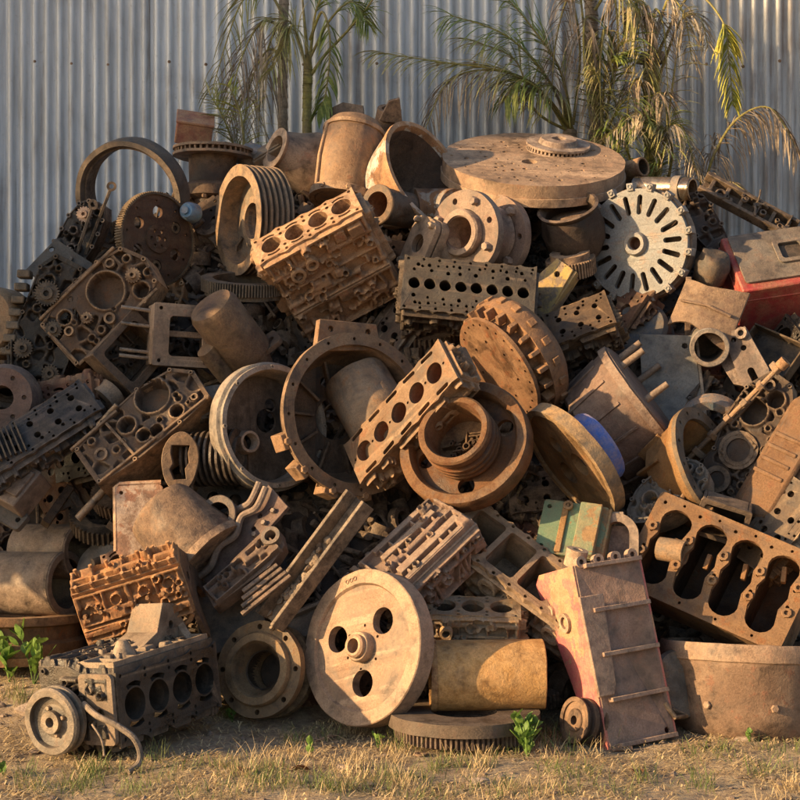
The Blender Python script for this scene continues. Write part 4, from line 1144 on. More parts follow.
cylinder_head(t, 8, 15.5, 60, 46, 0.38, dens=1.0, sidemat='brown')

# slab and top right
t = T('drilled_slab', 'big round drilled slab lying flat on the crest', 'disc', 533, 168, 0.05, z=(0.06, 0.955, 0.29), x=(1, 0, 0), mat='tan', tint=(1.0, 0.4, 0.5))
rr = random.Random(3); hs = []
for k in range(60):
    for _ in range(30):
        a = rr.uniform(0, TAU); r = rr.uniform(26, 82); q = (r*math.cos(a), r*math.sin(a))
        if all((q[0]-h[0])**2 + (q[1]-h[1])**2 > 60 for h in hs) and (q[0]-26)**2 + (q[1]-22)**2 > 1300: hs.append(q); break
t.part('disc', MB().plate(circle(91, 80), [circle(rr.choice((1.5, 2.0, 2.6)), 10, *h) for h in hs] + [circle(8, 24, -4, -12)], -10, 10), bevel=0.8)
t.part('rim_step', MB().ring(89.5, 92.5, -11, -3, 80), bevel=0)
t = T('small_brake_disc', 'small vented brake disc lying on the round drilled slab', 'brake rotor', 558, 147, 0.12, z=(0.10, 0.96, 0.26), x=(1, 0, 0), mat='rust')
vented_disc(t, 32, 8, 0.5, 5, 0.6, 44, lugs=0)
t = T('iron_pot', 'round-bellied iron pot with an open mouth under the drilled slab', 'pot', 573, 228, -0.10, z=(-0.22, 0.86, 0.46), x=(1, 0, 0), mat='brown')
t.part('shell', MB().lathe([(0, -30), (22, -30), (30, -16), (32, 0), (29, 14), (27, 18), (31, 24), (28, 25), (24, 18), (26, 12), (28, 0), (26, -14), (18, -26), (0, -26)], 48, None, False), bevel=0)
t.part('dirt', MB().lathe([(0, 4), (27.4, 2), (27.4, 6), (0, 12)], 32, None, False), 'ochre', bevel=0, jitter=0.01)
t = T('small_sprocket', 'small dark toothed ring below the iron pot', 'gear', 571, 266, -0.03, z=(-0.1, 0.95, 0.28), mat='brown')
spur_gear(t, 25, 16, 48, 12, 2.2); t.part('collar', MB().ring(10, 20, 8, 14, 36), bevel=0)
t = T('clutch_plate', 'pale grey slotted clutch plate with lugs all round its rim', 'clutch plate', 637, 244, -0.1, z=(-0.40, 0.06, 0.915), x=(0.9, 0.1, 0.4), mat='zinc')
hs = [slot(39*math.cos(a), 39*math.sin(a), 20, 5.4, a) for a in [TAU*k/18 for k in range(18)]]
t.part('disc', MB().plate(circle(55, 72), hs + [circle(7, 24)], -3, 3), bevel=0.5)
t.part('hub', MB().lathe([(6.5, -4), (13, -4), (12, 6), (10.5, 8), (7, 8), (6.5, 7)], 36), bevel=0)
t.part('hub_bore', MB().lathe([(0, -8), (6.7, -8), (6.7, 3), (6.1, 3), (6.1, -7), (0, -7)], 24, None, False), 'orange', bevel=0)
t.part('back_rim', MB().lathe([(50, -16), (57, -16), (57, -3.2), (50, -3.2)], 72), 'greytan', bevel=0)
t.part('back_plate', MB().lathe([(0, -15), (50.4, -15), (50.4, -12), (0, -12)], 60, None, False), 'brown', bevel=0)
for k in range(17):
    a = TAU*k/17 + 0.12
    G = Matrix.Rotation(a, 4, 'Z'); mb = MB().box((57, 0, 1), (9, 8, 9), G, 0.85); mb.boss(tuple(G @ Vector((57.5, 0, 5.5))), (0, 0, 1), 2.6, 1.2, 0.5, 10)
    t.part('lug', mb, bevel=0.6)
t = T('steel_tube', 'short shiny bare steel tube lying behind the slotted pale disc', 'tube', 664, 189, -0.06, z=(0.90, -0.03, 0.43), x=(0, 1, 0), mat='chrome')
sleeve(t, 12, 62, 2.2, mat_in='brown')
t.part('band', MB().ring(11.8, 13.4, 12, 20, 40), 'zinc', bevel=0)
t = T('rust_pipe_end', 'rusty pipe end sticking up behind the round drilled slab', 'pipe', 632, 170, 0.2, z=(0.75, 0.2, 0.6), x=(0, 1, 0), mat='rust')
sleeve(t, 10, 30, 2, mat_in='dark_inner')
t = T('slotted_rail', 'long dark slotted rail sloping down against the fence at the right', 'rail', 748, 207, 0.1, z=(0.30, 0.55, 0.78), x=(0.86, -0.50, 0.0), mat='dark')
for s in (1, -1): t.part('side_bar', MB().box((0, s*10, 0), (104, 4, 12)))
t.part('base', MB().box((0, 0, -5.2), (100, 15.5, 1.6)), 'dark')
for k in range(6): t.part('cross_piece', MB().box((-42 + 17*k, 0, 0.5), (4, 15.5, 7)))
mb = MB(); greeble(mb, (0, 0, 4), (1, 0, 0), (0, 1, 0), (0, 0, 1), 96, 20, t.r, 1.0, 4); t.part('fittings', mb, kind='stuff')
t = T('rusty_chunk', 'lumpy rusty bracket chunk right of the slotted pale disc', 'casting', 706, 226, 0.0, z=(0.3, 0.3, 0.9), x=(0.4, -0.9, 0), mat='rust')
cover(t, blob(24, 18, 0.09, 4, 1.5, 0.7), 22, [circle(5, 14, -14, 0)], lumps=1.2)
t = T('grey_can', 'crushed smooth grey can beside the red tank', 'can', 712, 268, -0.1, z=(0.3, 0.75, 0.6), mat='grey')
t.part('shell', MB().lathe([(0, -17), (13, -17), (16, -14), (17, 6), (13, 16), (8, 18), (0, 17)], 14, None, False), bevel=0.8, jitter=0.02)
t = T('bent_plate', 'bent brown sheet plate leaning below the grey can', 'plate', 708, 312, -0.16, z=(-0.15, 0.42, 0.9), x=(0.85, -0.4, 0), mat='pink', tint=(0.15, 0.5, 0.5))
mb = MB(); n = 10
for k in range(n + 1):
    f = k/n; zz = 9*math.sin(f*math.pi)
    mb.v += [Vector((-34 + 68*f, -26 + 7*math.sin(f*5), zz)), Vector((-34 + 66*f, 27 - 5*math.sin(f*4), zz + 4)), Vector((-34 + 68*f, -26 + 7*math.sin(f*5), zz - 3)), Vector((-34 + 66*f, 27 - 5*math.sin(f*4), zz + 1))]
for k in range(n):
    a, b = 4*k, 4*k + 4
    mb.f += [(a, b, b+1, a+1), (a+2, a+3, b+3, b+2), (a, a+2, b+2, b), (a+1, b+1, b+3, a+3)]
mb.f += [(0, 1, 3, 2), (4*n, 4*n+2, 4*n+3, 4*n+1)]
t.part('sheet', mb, bevel=0, jitter=0.008)
t.part('rib', MB().tube([(-28, 0, 8), (0, 1, 14), (26, 0, 8)], 1.6, 7), bevel=0)
t = T('red_tank', 'red painted tank with dusty top and square opening at the right', 'tank', 778, 258, -0.14, z=(0.12, 0.72, 0.68), x=(0.9, 0.0, -0.4), mat='redfull')
t.part('shell', MB().box((0, 0, -34), (96, 78, 70)), bevel=2.0)
t.part('top', MB().plate(rect(88, 68, 2, 3, 4), [rect(24, 24, 14, 4, 3)], 1.2, 3.5), 'greytan', bevel=0.8)
t.part('filler_frame', MB().plate(rect(32, 32, 14, 4, 4), [rect(22, 22, 14, 4, 3)], 3.7, 6), 'greytan')
t.part('opening_shade', MB().box((14, 4, 1.6), (23, 23, 0.6)), 'dark_inner', bevel=0)  # thin near-black sheet, painting the shaded inside of the opening
t.part('seam', MB().box((0, 0, -14), (97.2, 79.2, 2)), bevel=0.5)
t = T('battery_tray', 'dark folded steel tray under the red tank', 'tray', 770, 352, -0.02, z=(-0.3, 0.5, 0.8), x=(0.8, -0.55, 0), mat='dark')
t.part('floor', MB().box((0, 0, -8), (64, 40, 2)))
for s in (1, -1): t.part('long_lip', MB().box((0, s*20, -2), (64, 2, 13)), 'brown'); t.part('short_lip', MB().box((s*31, 0, -2), (2, 37, 12)), 'brown')
t = T('yellow_bracket', 'yellow painted folded bracket beside the eight-hole cylinder head', 'bracket', 549, 288, -0.06, z=(-0.3, 0.3, 0.9), x=(0.5, 0.85, 0), mat='yellow')
t.part('web', MB().plate([(-30, -16), (28, -12), (30, 10), (4, 18), (-26, 12)], [circle(3, 10, 16, 0)], -2, 2)); t.part('flange', MB().box((0, -14, -9), (56, 3, 16)))
t = T('ported_head_casting', 'small brown cylinder head with square ports beside the clutch cover', 'cylinder head', 584, 330, -0.1, z=(-0.25, 0.55, 0.80), x=(0.93, 0.33, 0), mat='brown')
cylinder_head(t, 3, 19, 44, 42, 0.26, pairs=True, dens=2.0)

# ---------------------------------------------------------------- centre
t = T('clutch_cover', 'finned clutch cover with a flat drilled disc, leaning on edge at the centre', 'clutch', 507, 364, -0.18, z=(-0.74, -0.50, 0.44), x=(0.6, -0.75, 0), mat='tan')
t.part('disc', MB().plate(circle(58, 64), [circle(1.9, 8, 51*math.cos(a), 51*math.sin(a)) for a in [TAU*k/26 for k in range(26)]] + [circle(2.2, 8, 32*math.cos(a), 32*math.sin(a)) for a in [TAU*k/7 for k in range(7)]], 8, 12), bevel=0.4)
t.part('groove', MB().lathe([(0, -6), (50, -6), (50, 8.2), (0, 8.2)], 60, None, False), 'brown', bevel=0)
t.part('rear_drum', MB().lathe([(0, -40), (40, -40), (52, -34), (62, -26), (64, -20), (64, -6), (0, -6)], 64, None, False), bevel=0)
for k in range(22):
    a = TAU*k/22
    t.part('fin', MB().box((58, 0, -1), (11, 4.5, 10.5), Matrix.Rotation(a, 4, 'Z')), bevel=0.5)
for k in range(18):
    a = TAU*k/18 + .1
    t.part('rim_lug', MB().box((64, 0, -17), (5, 8, 8), Matrix.Rotation(a, 4, 'Z')), bevel=0.6)
t = T('hub_pulley', 'big rusty wheel with a tall grooved open hub facing up', 'wheel', 466, 446, -0.42, z=(-0.32, 0.40, 0.86), x=(1, 0, 0), mat='orange')
t.part('rim', MB().lathe([(53, -12), (65, -12), (68, -8), (68, 8), (66, 11), (57, 11), (54, 7)], 72), bevel=0)
t.part('web', MB().plate(circle(54.5, 64), [circle(9, 20, 43*math.cos(a), 43*math.sin(a)) for a in [0.35, 1.9, 3.35, 4.7]] + [circle(28, 40)], -8, -2), bevel=0.5)
p = [(27, -8), (35, -8), (35, 2)]
for k in range(3): p += [(38, 4 + 8*k), (38, 7 + 8*k), (34.5, 9 + 8*k), (34.5, 11 + 8*k)]
p += [(37, 30), (37, 38), (35, 40), (30, 40), (28, 36)]
t.part('hub', MB().lathe(p, 56), bevel=0)
t.part('hub_floor', MB().lathe([(0, -4), (28.4, -4), (28.4, 0), (0, 0)], 40, None, False), 'rust', bevel=0)
mb = MB(); greeble(mb, (2, -4, 0), (1, 0, 0), (0, 1, 0), (0, 0, 1), 38, 34, t.r, 2.6, 9); t.part('hub_debris', mb, 'brown', kind='stuff')
t = T('slotted_head_casting', 'tan cylinder head with kidney slots sloping under the rusty hub wheel', 'cylinder head', 411, 416, -0.40, z=(-0.72, 0.21, 0.66), x=(0.67, 0.74, 0.5), mat='tan', tint=(0.45, 0.4, 0.7))
cylinder_head(t, 5, 29, 54, 34, 0.37, kid=True, dens=1.3, portmat='orange')
t = T('bell_housing', 'large round bell housing with ribbed inside and open mouth', 'housing', 357, 414, -0.22, z=(0.46, 0.10, 0.88), x=(0, 1, 0), mat='tan')
t.part('rim', MB().plate(circle(82, 80), [circle(70, 72)] + [circle(1.8, 8, 76*math.cos(a), 76*math.sin(a)) for a in [TAU*k/16 for k in range(16)]], -5, 2), bevel=0.6)
t.part('wall', MB().lathe([(69.5, -4), (74, -4), (70, -30), (60, -54), (54, -54), (64, -30)], 72), bevel=0)
t.part('floor', MB().plate(circle(58, 56), [circle(22, 32), circle(5, 14, 38, 10), circle(5, 14, -36, 18)], -54, -49), 'brown', bevel=0.5)
for k in range(10):
    a = TAU*k/10 + 0.2
    t.part('rib', MB().box((44, 0, -46), (34, 2.6, 8), Matrix.Rotation(a, 4, 'Z')), 'brown', bevel=0.4)
for a in (1.9, 2.3, 2.75, 3.2):
    G = Matrix.Rotation(a - math.pi*0.0, 4, 'Z')
    t.part('lug', MB().box((81, 0, -12), (14, 18, 22), G, 0.9), 'ochre', bevel=1.0)
    t.part('bolt', MB().hexbolt(tuple(G @ Vector((82, 0, -1.2))), (0, 0, 1), 4, 4), 'ochre', bevel=0)
t.part('flange_top', MB().plate([(66, -34), (92, -30), (96, 34), (64, 40)], [circle(3, 10, 84, -20), circle(3, 10, 86, 22)], -14, -5.4), 'ochre')
t = T('dusty_canister', 'round-shouldered dusty canister standing inside the bell housing mouth', 'canister', 374, 412, -0.10, z=(-0.46, 0.80, -0.38), x=(1, 0, 0), mat='greytan')
t.part('shell', MB().lathe([(0, -58), (32, -58), (34, -54), (34, 40), (32.5, 44), (30, 45), (0, 45)], 48, None, False), bevel=0)
t.part('base_ring', MB().ring(33.5, 36.5, -60, -50, 48), 'brown', bevel=0)
t = T('flywheel_cover', 'deep dished flywheel cover on edge left of the bell housing', 'cover', 270, 427, -0.12, z=(0.55, 0.10, 0.83), x=(0, 1, 0), mat='greytan')
t.part('rim', MB().lathe([(53, -14), (62, -14), (65, -10), (65, 4), (62, 6), (62, 10), (57, 10), (55, 4)], 72), bevel=0)
t.part('dish', MB().plate(circle(56, 64), [circle(9, 20, -14, 20), circle(7, 18, 24, -14), circle(12, 24, 8, -8)], -22, -18), 'brown', bevel=0.5)
t.part('dish_wall', MB().lathe([(53, -22), (57, -22), (57, -8), (54.6, -8)], 64), 'brown', bevel=0)
t.part('cup_boss', MB().lathe([(8, -18), (12, -18), (11, -6), (8.6, -6)], 28, Matrix.Translation((-14, 20, 0))), 'ochre', bevel=0)
for k in range(8):
    a = TAU*k/8; t.part('rim_bolt', MB().boss((59.5*math.cos(a), 59.5*math.sin(a), 9.4), (0, 0, 1), 2.2, 2, 0.5, 10), bevel=0)

# ---------------------------------------------------------------- left
t = T('window_frame_case', 'square cast case with a window opening and steel studs', 'case', 180, 336, -0.12, z=(0.18, 0.05, 0.98), x=(1, -0.05, 0), mat='tan')
t.part('front_frame', MB().plate(rect(58, 62, 0, 0, 2), [rect(34, 40, 4, -1, 4)] + [circle(2, 8, x, y) for x, y in ((-22, 26), (24, 26), (-22, -26), (24, -26))], 6, 12))
for s in (1, -1): t.part('side_panel', MB().box((s*27, 0, -11), (3, 60, 33.5))); t.part('end_panel', MB().box((0, s*29.2, -11), (50.5, 3, 33)))
t.part('cross_bar', MB().box((4, 2, -4), (50, 6, 5)))
for y in (24, 8, -18, -24): t.part('stud', MB().cyl((-26, y, -14), (-58, y + 2, -12), 1.9, None, 8), 'alu', bevel=0)
t = T('starter_motor', 'pinkish brown starter motor with a bracket, tilted down to the right', 'starter motor', 234, 336, -0.14, z=(-0.55, 0.72, 0.42), x=(0.8, 0.6, 0), mat='pink')
t.part('barrel', MB().lathe([(0, -26), (25, -26), (26, -24), (26, 36), (23, 42), (12, 44), (0, 44)], 40, None, False), bevel=0)
t.part('nose', MB().lathe([(6, -54), (14, -54), (17, -42), (22, -26), (6, -26)], 32), bevel=0)
t.part('bracket', MB().plate(rect(72, 30, 0, 0, 6), [circle(4, 12, -27, 0), circle(4, 12, 27, 0)], -32, -27)); t.part('arm', MB().box((-30, 0, -10), (8, 10, 36)))
t.part('solenoid', MB().lathe([(0, -24), (10, -24), (10, 14), (5, 17), (0, 17)], 22, Matrix.Translation((-30, -6, -4)), False), bevel=0)
t.part('through_rod', MB().cyl((10, 24, -44), (34, 28, -44), 2.5, None, 8), bevel=0)
t = T('gearbox_case', 'tan gearbox case face with a big oval bore, upper left of the heap', 'gearbox case', 104, 300, -0.14, z=(-0.30, 0.22, 0.93), x=(0.72, 0.69, 0), mat='brown', tint=(1.0, 0.5, 0.8))
OL = [(-66, -30), (-40, -36), (30, -34), (52, -26), (60, 0), (50, 26), (22, 34), (-36, 36), (-64, 26)]
cover(t, OL, 40, [slot(8, 4, 36, 26, 0.3, 8)] + [slot(-28 + 9*(k % 4), -22 + 7*(k//4)*1.5 + (k % 2)*3, 9, 4, 0.5 + 0.3*k) for k in range(8)] + [slot(-40, 14, 12, 5, 1.0), slot(-26, 22, 10, 4.5, 0.2), slot(34, -22, 14, 6, 0.1), slot(38, 16, 9, 5, 1.2)],
      lumps=0.35, ribs=[(-60, 31, 44, 31, 3), (-62, -32, 46, -32, 3), (-62, -28, -62, 24, 3)], bosses=[(-8, -20, 6, 5), (-46, 0, 5, 5), (30, 22, 5, 4)], gears=[(38, -6, 8), (-24, -4, 6)], matg='brown')
t = T('square_sump_case', 'open square gearbox sump with dark inside below the oval-bored case', 'gearbox case', 132, 352, -0.06, z=(0.35, 0.15, 0.92), x=(0.70, 0.71, 0), mat='brown')
t.part('flange', MB().plate(rect(66, 58, 0, 0, 3), [rect(50, 42, 0, 0, 5)], 0, 5))
for s in (1, -1): t.part('side_panel', MB().box((s*29, 0, -15), (4, 55, 29.4))); t.part('end_panel', MB().box((0, s*25, -15), (53.6, 4, 29)))
t.part('floor', MB().box((0, 0, -29), (53, 45, 2)), 'dark')
mb = MB(); greeble(mb, (0, 0, -28), (1, 0, 0), (0, 1, 0), (0, 0, 1), 44, 36, t.r, 1.2, 8); t.part('shafts', mb, 'dark', kind='stuff')
t.part('end_cap', MB().boss((-40, -14, -12), (-1, 0.1, 0), 15, 14, 0.3, 24), 'greytan', bevel=0)
t = T('timing_case', 'greasy black timing case with sprockets and a ribbed pale edge', 'timing case', 44, 326, -0.02, z=(-0.22, 0.10, 0.97), x=(0.97, -0.2, 0), mat='dark')
OL = [(-22, -62), (4, -72), (26, -66), (34, -20), (32, 30), (26, 66), (-2, 74), (-16, 60), (-24, 10), (-32, -30)]
cover(t, OL, 34, [circle(5, 14, 4, -30), circle(4, 12, -14, 26)], lumps=1.0, gears=[(-2, 32, 13), (12, -2, 9), (-14, -26, 10), (18, -46, 9)], matg='dark', ribs=[(-20, -58, -28, -20, 2), (30, -20, 28, 34, 2)])
for k in range(7): t.part('edge_fin', MB().box((-33 + 2.4*k - 3, -20 + 13*k - 6, -4), (13, 8, 16), Matrix.Rotation(0.18, 4, 'Z')), 'alu', bevel=1.4)
t = T('gear_carrier', 'dark carrier casting with pale gear teeth between the hoop and the timing case', 'casting', 78, 238, 0.12, z=(-0.3, 0.1, 0.95), x=(0.5, 0.85, 0), mat='dark')
cover(t, blob(26, 16, 0.08, 21, 1.6, 0.8), 24, [circle(5, 14, 8, 2)], lumps=1.6, gears=[(-20, 0, 9), (24, 4, 8)], matg='ochre')
t = T('grey_side_cover', 'folded grey cover plate above the black timing case', 'cover', 62, 268, 0.06, z=(-0.1, 0.35, 0.93), x=(0.85, -0.5, 0), mat='grey')
t.part('panel', MB().plate([(-30, -20), (26, -24), (30, 16), (-20, 24)], [circle(3, 10, -18, 12)], -2, 2)); t.part('fold', MB().box((-2, 20, -10), (48, 3, 18), Matrix.Rotation(-0.1, 4, 'Z'))); t.part('rib', MB().box((4, -4, 3), (3, 36, 4)))
for (px, py, L, dx, dy2, lab) in ((98, 222, 70, 0.35, 0.93, 'longer dark steel strut with an eye, standing inside the bare iron hoop'), (84, 232, 52, 0.3, 0.95, 'shorter dark steel strut with an eye, leaning on the gear carrier')):
    t = T('strut', lab, 'rod', px, py, 0.02, z=(dx, dy2, 0.05), mat='dark', group='struts inside the hoop')
    t.part('bar', MB().box((0, 0, 0), (3.4, 3.4, L))); t.part('eye', MB().ring(2.4, 5, -2, 2, 16, frame((0, 0, L/2 + 3), (0, 1, 0))), bevel=0)
t = T('transaxle_case', 'long tan transaxle case with pierced end, lying diagonally above the dark gap', 'gearbox case', 142, 424, -0.16, z=(-0.34, 0.42, 0.84), x=(0.72, 0.69, 0.05), mat='brown', tint=(0.6, 0.5, 0.6))
OL = [(-72, -22), (-30, -30), (30, -32), (68, -30), (74, 6), (60, 26), (20, 34), (-30, 32), (-68, 26)]
cover(t, OL, 56, [slot(26, 14, 34, 22, 0.2, 8), slot(-6, -14, 12, 5, 0.9), slot(6, -20, 12, 5, 0.4), slot(18, -14, 10, 5, 0.8), slot(-12, 8, 16, 6, 1.2), slot(34, -18, 12, 5, 0.3), slot(48, -12, 10, 4.5, 0.9), circle(4, 12, 4, -2), slot(-2, 22, 10, 5, 0.5)],
      lumps=0.3, ribs=[(-70, 29, -10, 29, 3), (-68, -22, 66, -29, 2.6), (-26, -24, -26, 26, 3)], bosses=[(-50, 2, 7, 3), (56, -20, 4, 5)], area=(60, 40))
t.part('selector_rod', MB().cyl((-40, 36, -6), (-6, 33, 6), 2.6, None, 10), 'alu', bevel=0)
t.part('drive_shaft', MB().cyl((-66, -10, -30), (-110, -16, -30), 4, None, 12), 'alu', bevel=0)
t = T('black_head_casting', 'oily black cylinder head with valve gear at the left edge', 'cylinder head', 38, 438, -0.02, z=(-0.25, 0.5, 0.83), x=(0.75, 0.62, 0.1), mat='dark')
cylinder_head(t, 5, 24, 46, 34, 0.24, pairs=True, dens=2.4)
t = T('hub_flange', 'brown round hub flange cut by the left edge, beside the black head', 'flange', 2, 398, -0.04, z=(-0.1, 0.1, 0.98), x=(1, 0, 0), mat='pink')
t.part('flange', MB().plate(circle(30, 40), [circle(12, 24)] + [circle(2.4, 10, 22*math.cos(a), 22*math.sin(a)) for a in [TAU*k/6 for k in range(6)]], 0, 5)); t.part('cone', MB().lathe([(12, -20), (38, -30), (30, 0.5), (12, 0.5)], 40), bevel=0)
t = T('tan_drum', 'plain tan drum end at the left edge beside the timing case', 'drum', -8, 322, 0.1, z=(-0.5, 0.1, 0.85), mat='tan')
t.part('shell', MB().lathe([(0, -30), (34, -30), (36, -26), (36, 14), (32, 20), (0, 22)], 40, None, False), bevel=0); t.part('cap', MB().boss((0, 0, 21), (0, 0, 1), 8, 6, 0.4, 18), bevel=0)
t = T('cooling_fins', 'grey finned heat sink at the left edge below the hub flange', 'heat sink', 4, 446, -0.1, z=(-0.1, 0.4, 0.9), x=(0.9, 0.35, 0), mat='grey')
t.part('base', MB().box((0, 0, -8), (40, 34, 5)))
for k in range(8): t.part('fin', MB().box((-18 + 5.1*k, 0, 2), (1.6, 33, 15.4)), bevel=0)
t = T('finned_cylinder', 'dark air-cooled finned cylinder lying beside the dished cover', 'cylinder', 214, 458, -0.06, z=(0.93, 0.05, 0.36), x=(0, 1, 0), mat='dark')
t.part('barrel', MB().lathe([(14, -30), (20, -30), (20, 30), (14, 30)], 36), bevel=0)
for k in range(9): t.part('fin', MB().ring(19.8, 28, -26 + 6.2*k, -23.6 + 6.2*k, 40), bevel=0)
t = T('yoke_casting', 'brown forked yoke casting with a notched oval hole below the window case', 'yoke', 181, 462, -0.16, z=(-0.12, 0.1, 0.98), x=(1, 0, 0), mat='brown')
t.part('yoke', MB().plate(blob(22, 28, 0.03, 2, 0.85, 1.35), [[(-6, -18), (6, -18), (5, -8), (9, -2), (8, 8), (10, 16), (-8, 16), (-9, 8), (-7, -2), (-10, -8)]], -9, 9), bevel=1.0)
t.part('rear_lug', MB().box((0, -24, -10), (22, 14, 12)))
t = T('grey_junction_box', 'dusty grey metal box wedged under the starter motor', 'box', 216, 404, -0.08, z=(0.25, 0.5, 0.83), x=(0.93, 0.3, 0), mat='grey')
t.part('shell', MB().box((0, 0, -10), (52, 36, 34)), bevel=1.0); t.part('lid', MB().box((0, 0, 9), (48, 32, 3)), 'greytan', bevel=0.6)
for s in (1, -1): t.part('clip', MB().box((s*20, -17, 4), (6, 5, 12)))
t = T('dome_pot', 'dull brown dome-ended pot leaning back at the lower left', 'pot', 180, 530, -0.10, z=(-0.66, 0.66, -0.36), x=(1, 0, 0), mat='brown')
t.part('shell', MB().lathe([(0, -46), (42, -46), (44, -42), (37, 26), (35, 31), (31, 33), (0, 33)], 48, None, False), bevel=0)
t.part('band', MB().ring(42, 45.5, -46, -38, 48), bevel=0)
t = T('chalky_panel', 'chalky pale rusted panel standing behind the dome-ended pot', 'panel', 140, 520, 0.02, z=(-0.15, 0.12, 0.98), x=(1, 0.02, 0), mat='pinkwhite')
t.part('panel', MB().plate(rect(48, 70, 0, 0, 5), [circle(2, 8, -18, 28)], -3, 2)); t.part('rolled_edge', MB().tube([(-24, -30, 0), (-24, 34, 0), (-20, 37, 0), (22, 37, 0)], 2.6, 8), bevel=0)
for (px, py, R, L, dy, lab) in ((32, 583, 32, 86, -0.12, 'large open pipe sleeve lying in front at the lower left'), (52, 551, 27, 70, 0.0, 'smaller pipe sleeve lying behind the large open sleeve')):
    t = T('pipe_sleeve', lab, 'pipe', px, py, dy, z=(0.79, -0.03, 0.61), x=(0, 1, 0), mat='tan', tint=(0.3, 0.5, 0.3))
    sleeve(t, R, L, 7, mat_in='dark_inner')
    t.part('end_ring', MB().ring(R - 6, R + 0.6, L/2 - 5, L/2 - 1.5, 44), 'brown', bevel=0)
t = T('dark_cup', 'dark rounded cup lying behind the studded V block', 'cup', 112, 574, 0.40, z=(-0.5, 0.55, 0.66), mat='grey')
t.part('shell', MB().lathe([(0, -34), (26, -34), (30, -10), (31, 14), (26, 24), (12, 28), (0, 28)], 40, None, False), bevel=0); t.part('foot_ring', MB().ring(20, 28, -38, -33, 36), bevel=0)
t = T('wheel_rim', 'flat tan wheel rim lying on the dirt under the large sleeve', 'wheel rim', 8, 634, -0.02, z=(0.02, 0.995, 0.10), x=(1, 0, 0), mat='tan')
t.part('rim', MB().lathe([(60, -22), (74, -22), (76, -18), (76, -4), (71, -1), (71, 12), (76, 14), (76, 22), (60, 22)], 72), bevel=0)
t.part('disc', MB().plate(circle(61, 60), [circle(20, 32)] + [circle(4, 12, 32*math.cos(a), 32*math.sin(a)) for a in [TAU*k/5 for k in range(5)]], -4, 3), bevel=0.5)
t.part('bead', MB().ring(75, 78.5, -24, -16, 72), 'orange', bevel=0)
t = T('angle_bracket', 'splayed aluminium angle bracket standing above the pipe sleeves', 'bracket', 74, 520, 0.12, z=(0.1, 0.25, 0.96), x=(1, 0, 0), mat='alu')
t.part('short_leg', bar((-4, 33, 0), (-29, -6, 4), 9, 13)); t.part('long_leg', bar((-7, 33, -1), (33, -30, 2), 8, 12))
t.part('foot', bar((22, -34, 0), (46, -30, 0), 8, 14), 'dark'); t.part('knee_plate', MB().plate([(-22, 4), (-6, 30), (10, 6), (-4, 14)], [], -2, 2), 'alu')
t = T('tan_carton_casting', 'pale tan square casting at the left edge above the sleeves', 'casting', 18, 488, -0.04, z=(-0.4, 0.5, 0.77), x=(0.75, -0.6, 0), mat='tan')
t.part('shell', MB().box((0, 0, 0), (42, 44, 30)), bevel=1.6); t.part('foot', MB().plate(rect(50, 20, 0, -26, 4), [circle(3, 10, -18, -26), circle(3, 10, 18, -26)], -15, -9), 'grey'); t.part('cap', MB().box((2, 2, 16.5), (32, 30, 4)), bevel=0.8)

# ---------------------------------------------------------------- lower left
t = T('studded_block', 'rust-orange V engine block bristling with studs and open bearing arches', 'engine block', 138, 596, -0.22, z=(-0.34, 0.66, 0.66), x=(0.88, 0.36, 0.30), mat='ochre')
L = 112
for s in (1, -1):
    line = [(s*12, 36), (s*30, 8), (s*37, -8)]
    t.part('side_wall', MB().wall(line if s > 0 else line[::-1], 4, -L/2, L/2))
    if s < 0:
        relief(t, side_frame((0, -21.5, 21.5), (1, 0, 0), (0, -0.84, 0.54)), L - 2, 32, side_feats(L - 2, 32, 4, 27, t.r, True, 1.1))
        relief(t, side_frame((0, -34, 0), (1, 0, 0), (0, -0.92, 0.4)), L - 2, 16, side_feats(L - 2, 16, 4, 27, t.r, False, 0.5))
t.part('top_rail', MB().box((0, 0, 36), (L - 0.6, 27, 7)))
relief(t, side_frame((0, 0, 39.6), (1, 0, 0), (0, 0, 1)), L - 2, 25, side_feats(L - 2, 25, 4, 27, t.r, False, 0.5))
for k in range(5):
    cx = -L/2 + 2 + (L - 4)*k/4
    arch = [(-37, -8), (-38, -30), (-34, -50), (-24, -52), (-18, -34)] + [(16*math.cos(math.pi - math.pi*i/8), -32 + 16*math.sin(math.pi*i/8)) for i in range(1, 8)] + [(18, -34), (24, -52), (34, -50), (38, -30), (37, -8), (30, 7), (12, 33), (-12, 33), (-30, 7)]
    hs = [circle(5, 14, -6, 12), circle(3, 10, 12, 4)] if k == 4 else []
    t.part('bearing_web', MB().plate(arch, hs, cx - 2.5, cx + 2.5, Matrix(((0, 0, 1, 0), (1, 0, 0, 0), (0, 1, 0, 0), (0, 0, 0, 1)))), 'brown' if k == 4 else None, bevel=0.8)
    if k < 4: t.part('arch_lip', MB().tube([(cx + 3, -37, -9), (cx + 8, -38, -16), (cx + 14, -38, -18), (cx + 20, -38, -16), (cx + 25, -37, -9)], 2.6, 7), bevel=0)
for k in range(7):
    for (y, z, d) in ((-11, 39, (0, -0.2, 1)), (10, 39, (0, 0.2, 1)), (-24, 18, (0, -0.84, 0.54))):
        cx = -L/2 + 8 + (L - 16)*k/6; d = Vector(d).normalized()
        t.part('stud', MB().cyl(Vector((cx, y, z)) - d*3, Vector((cx, y, z)) + d*9, 2.3, 2.0, 8), bevel=0)

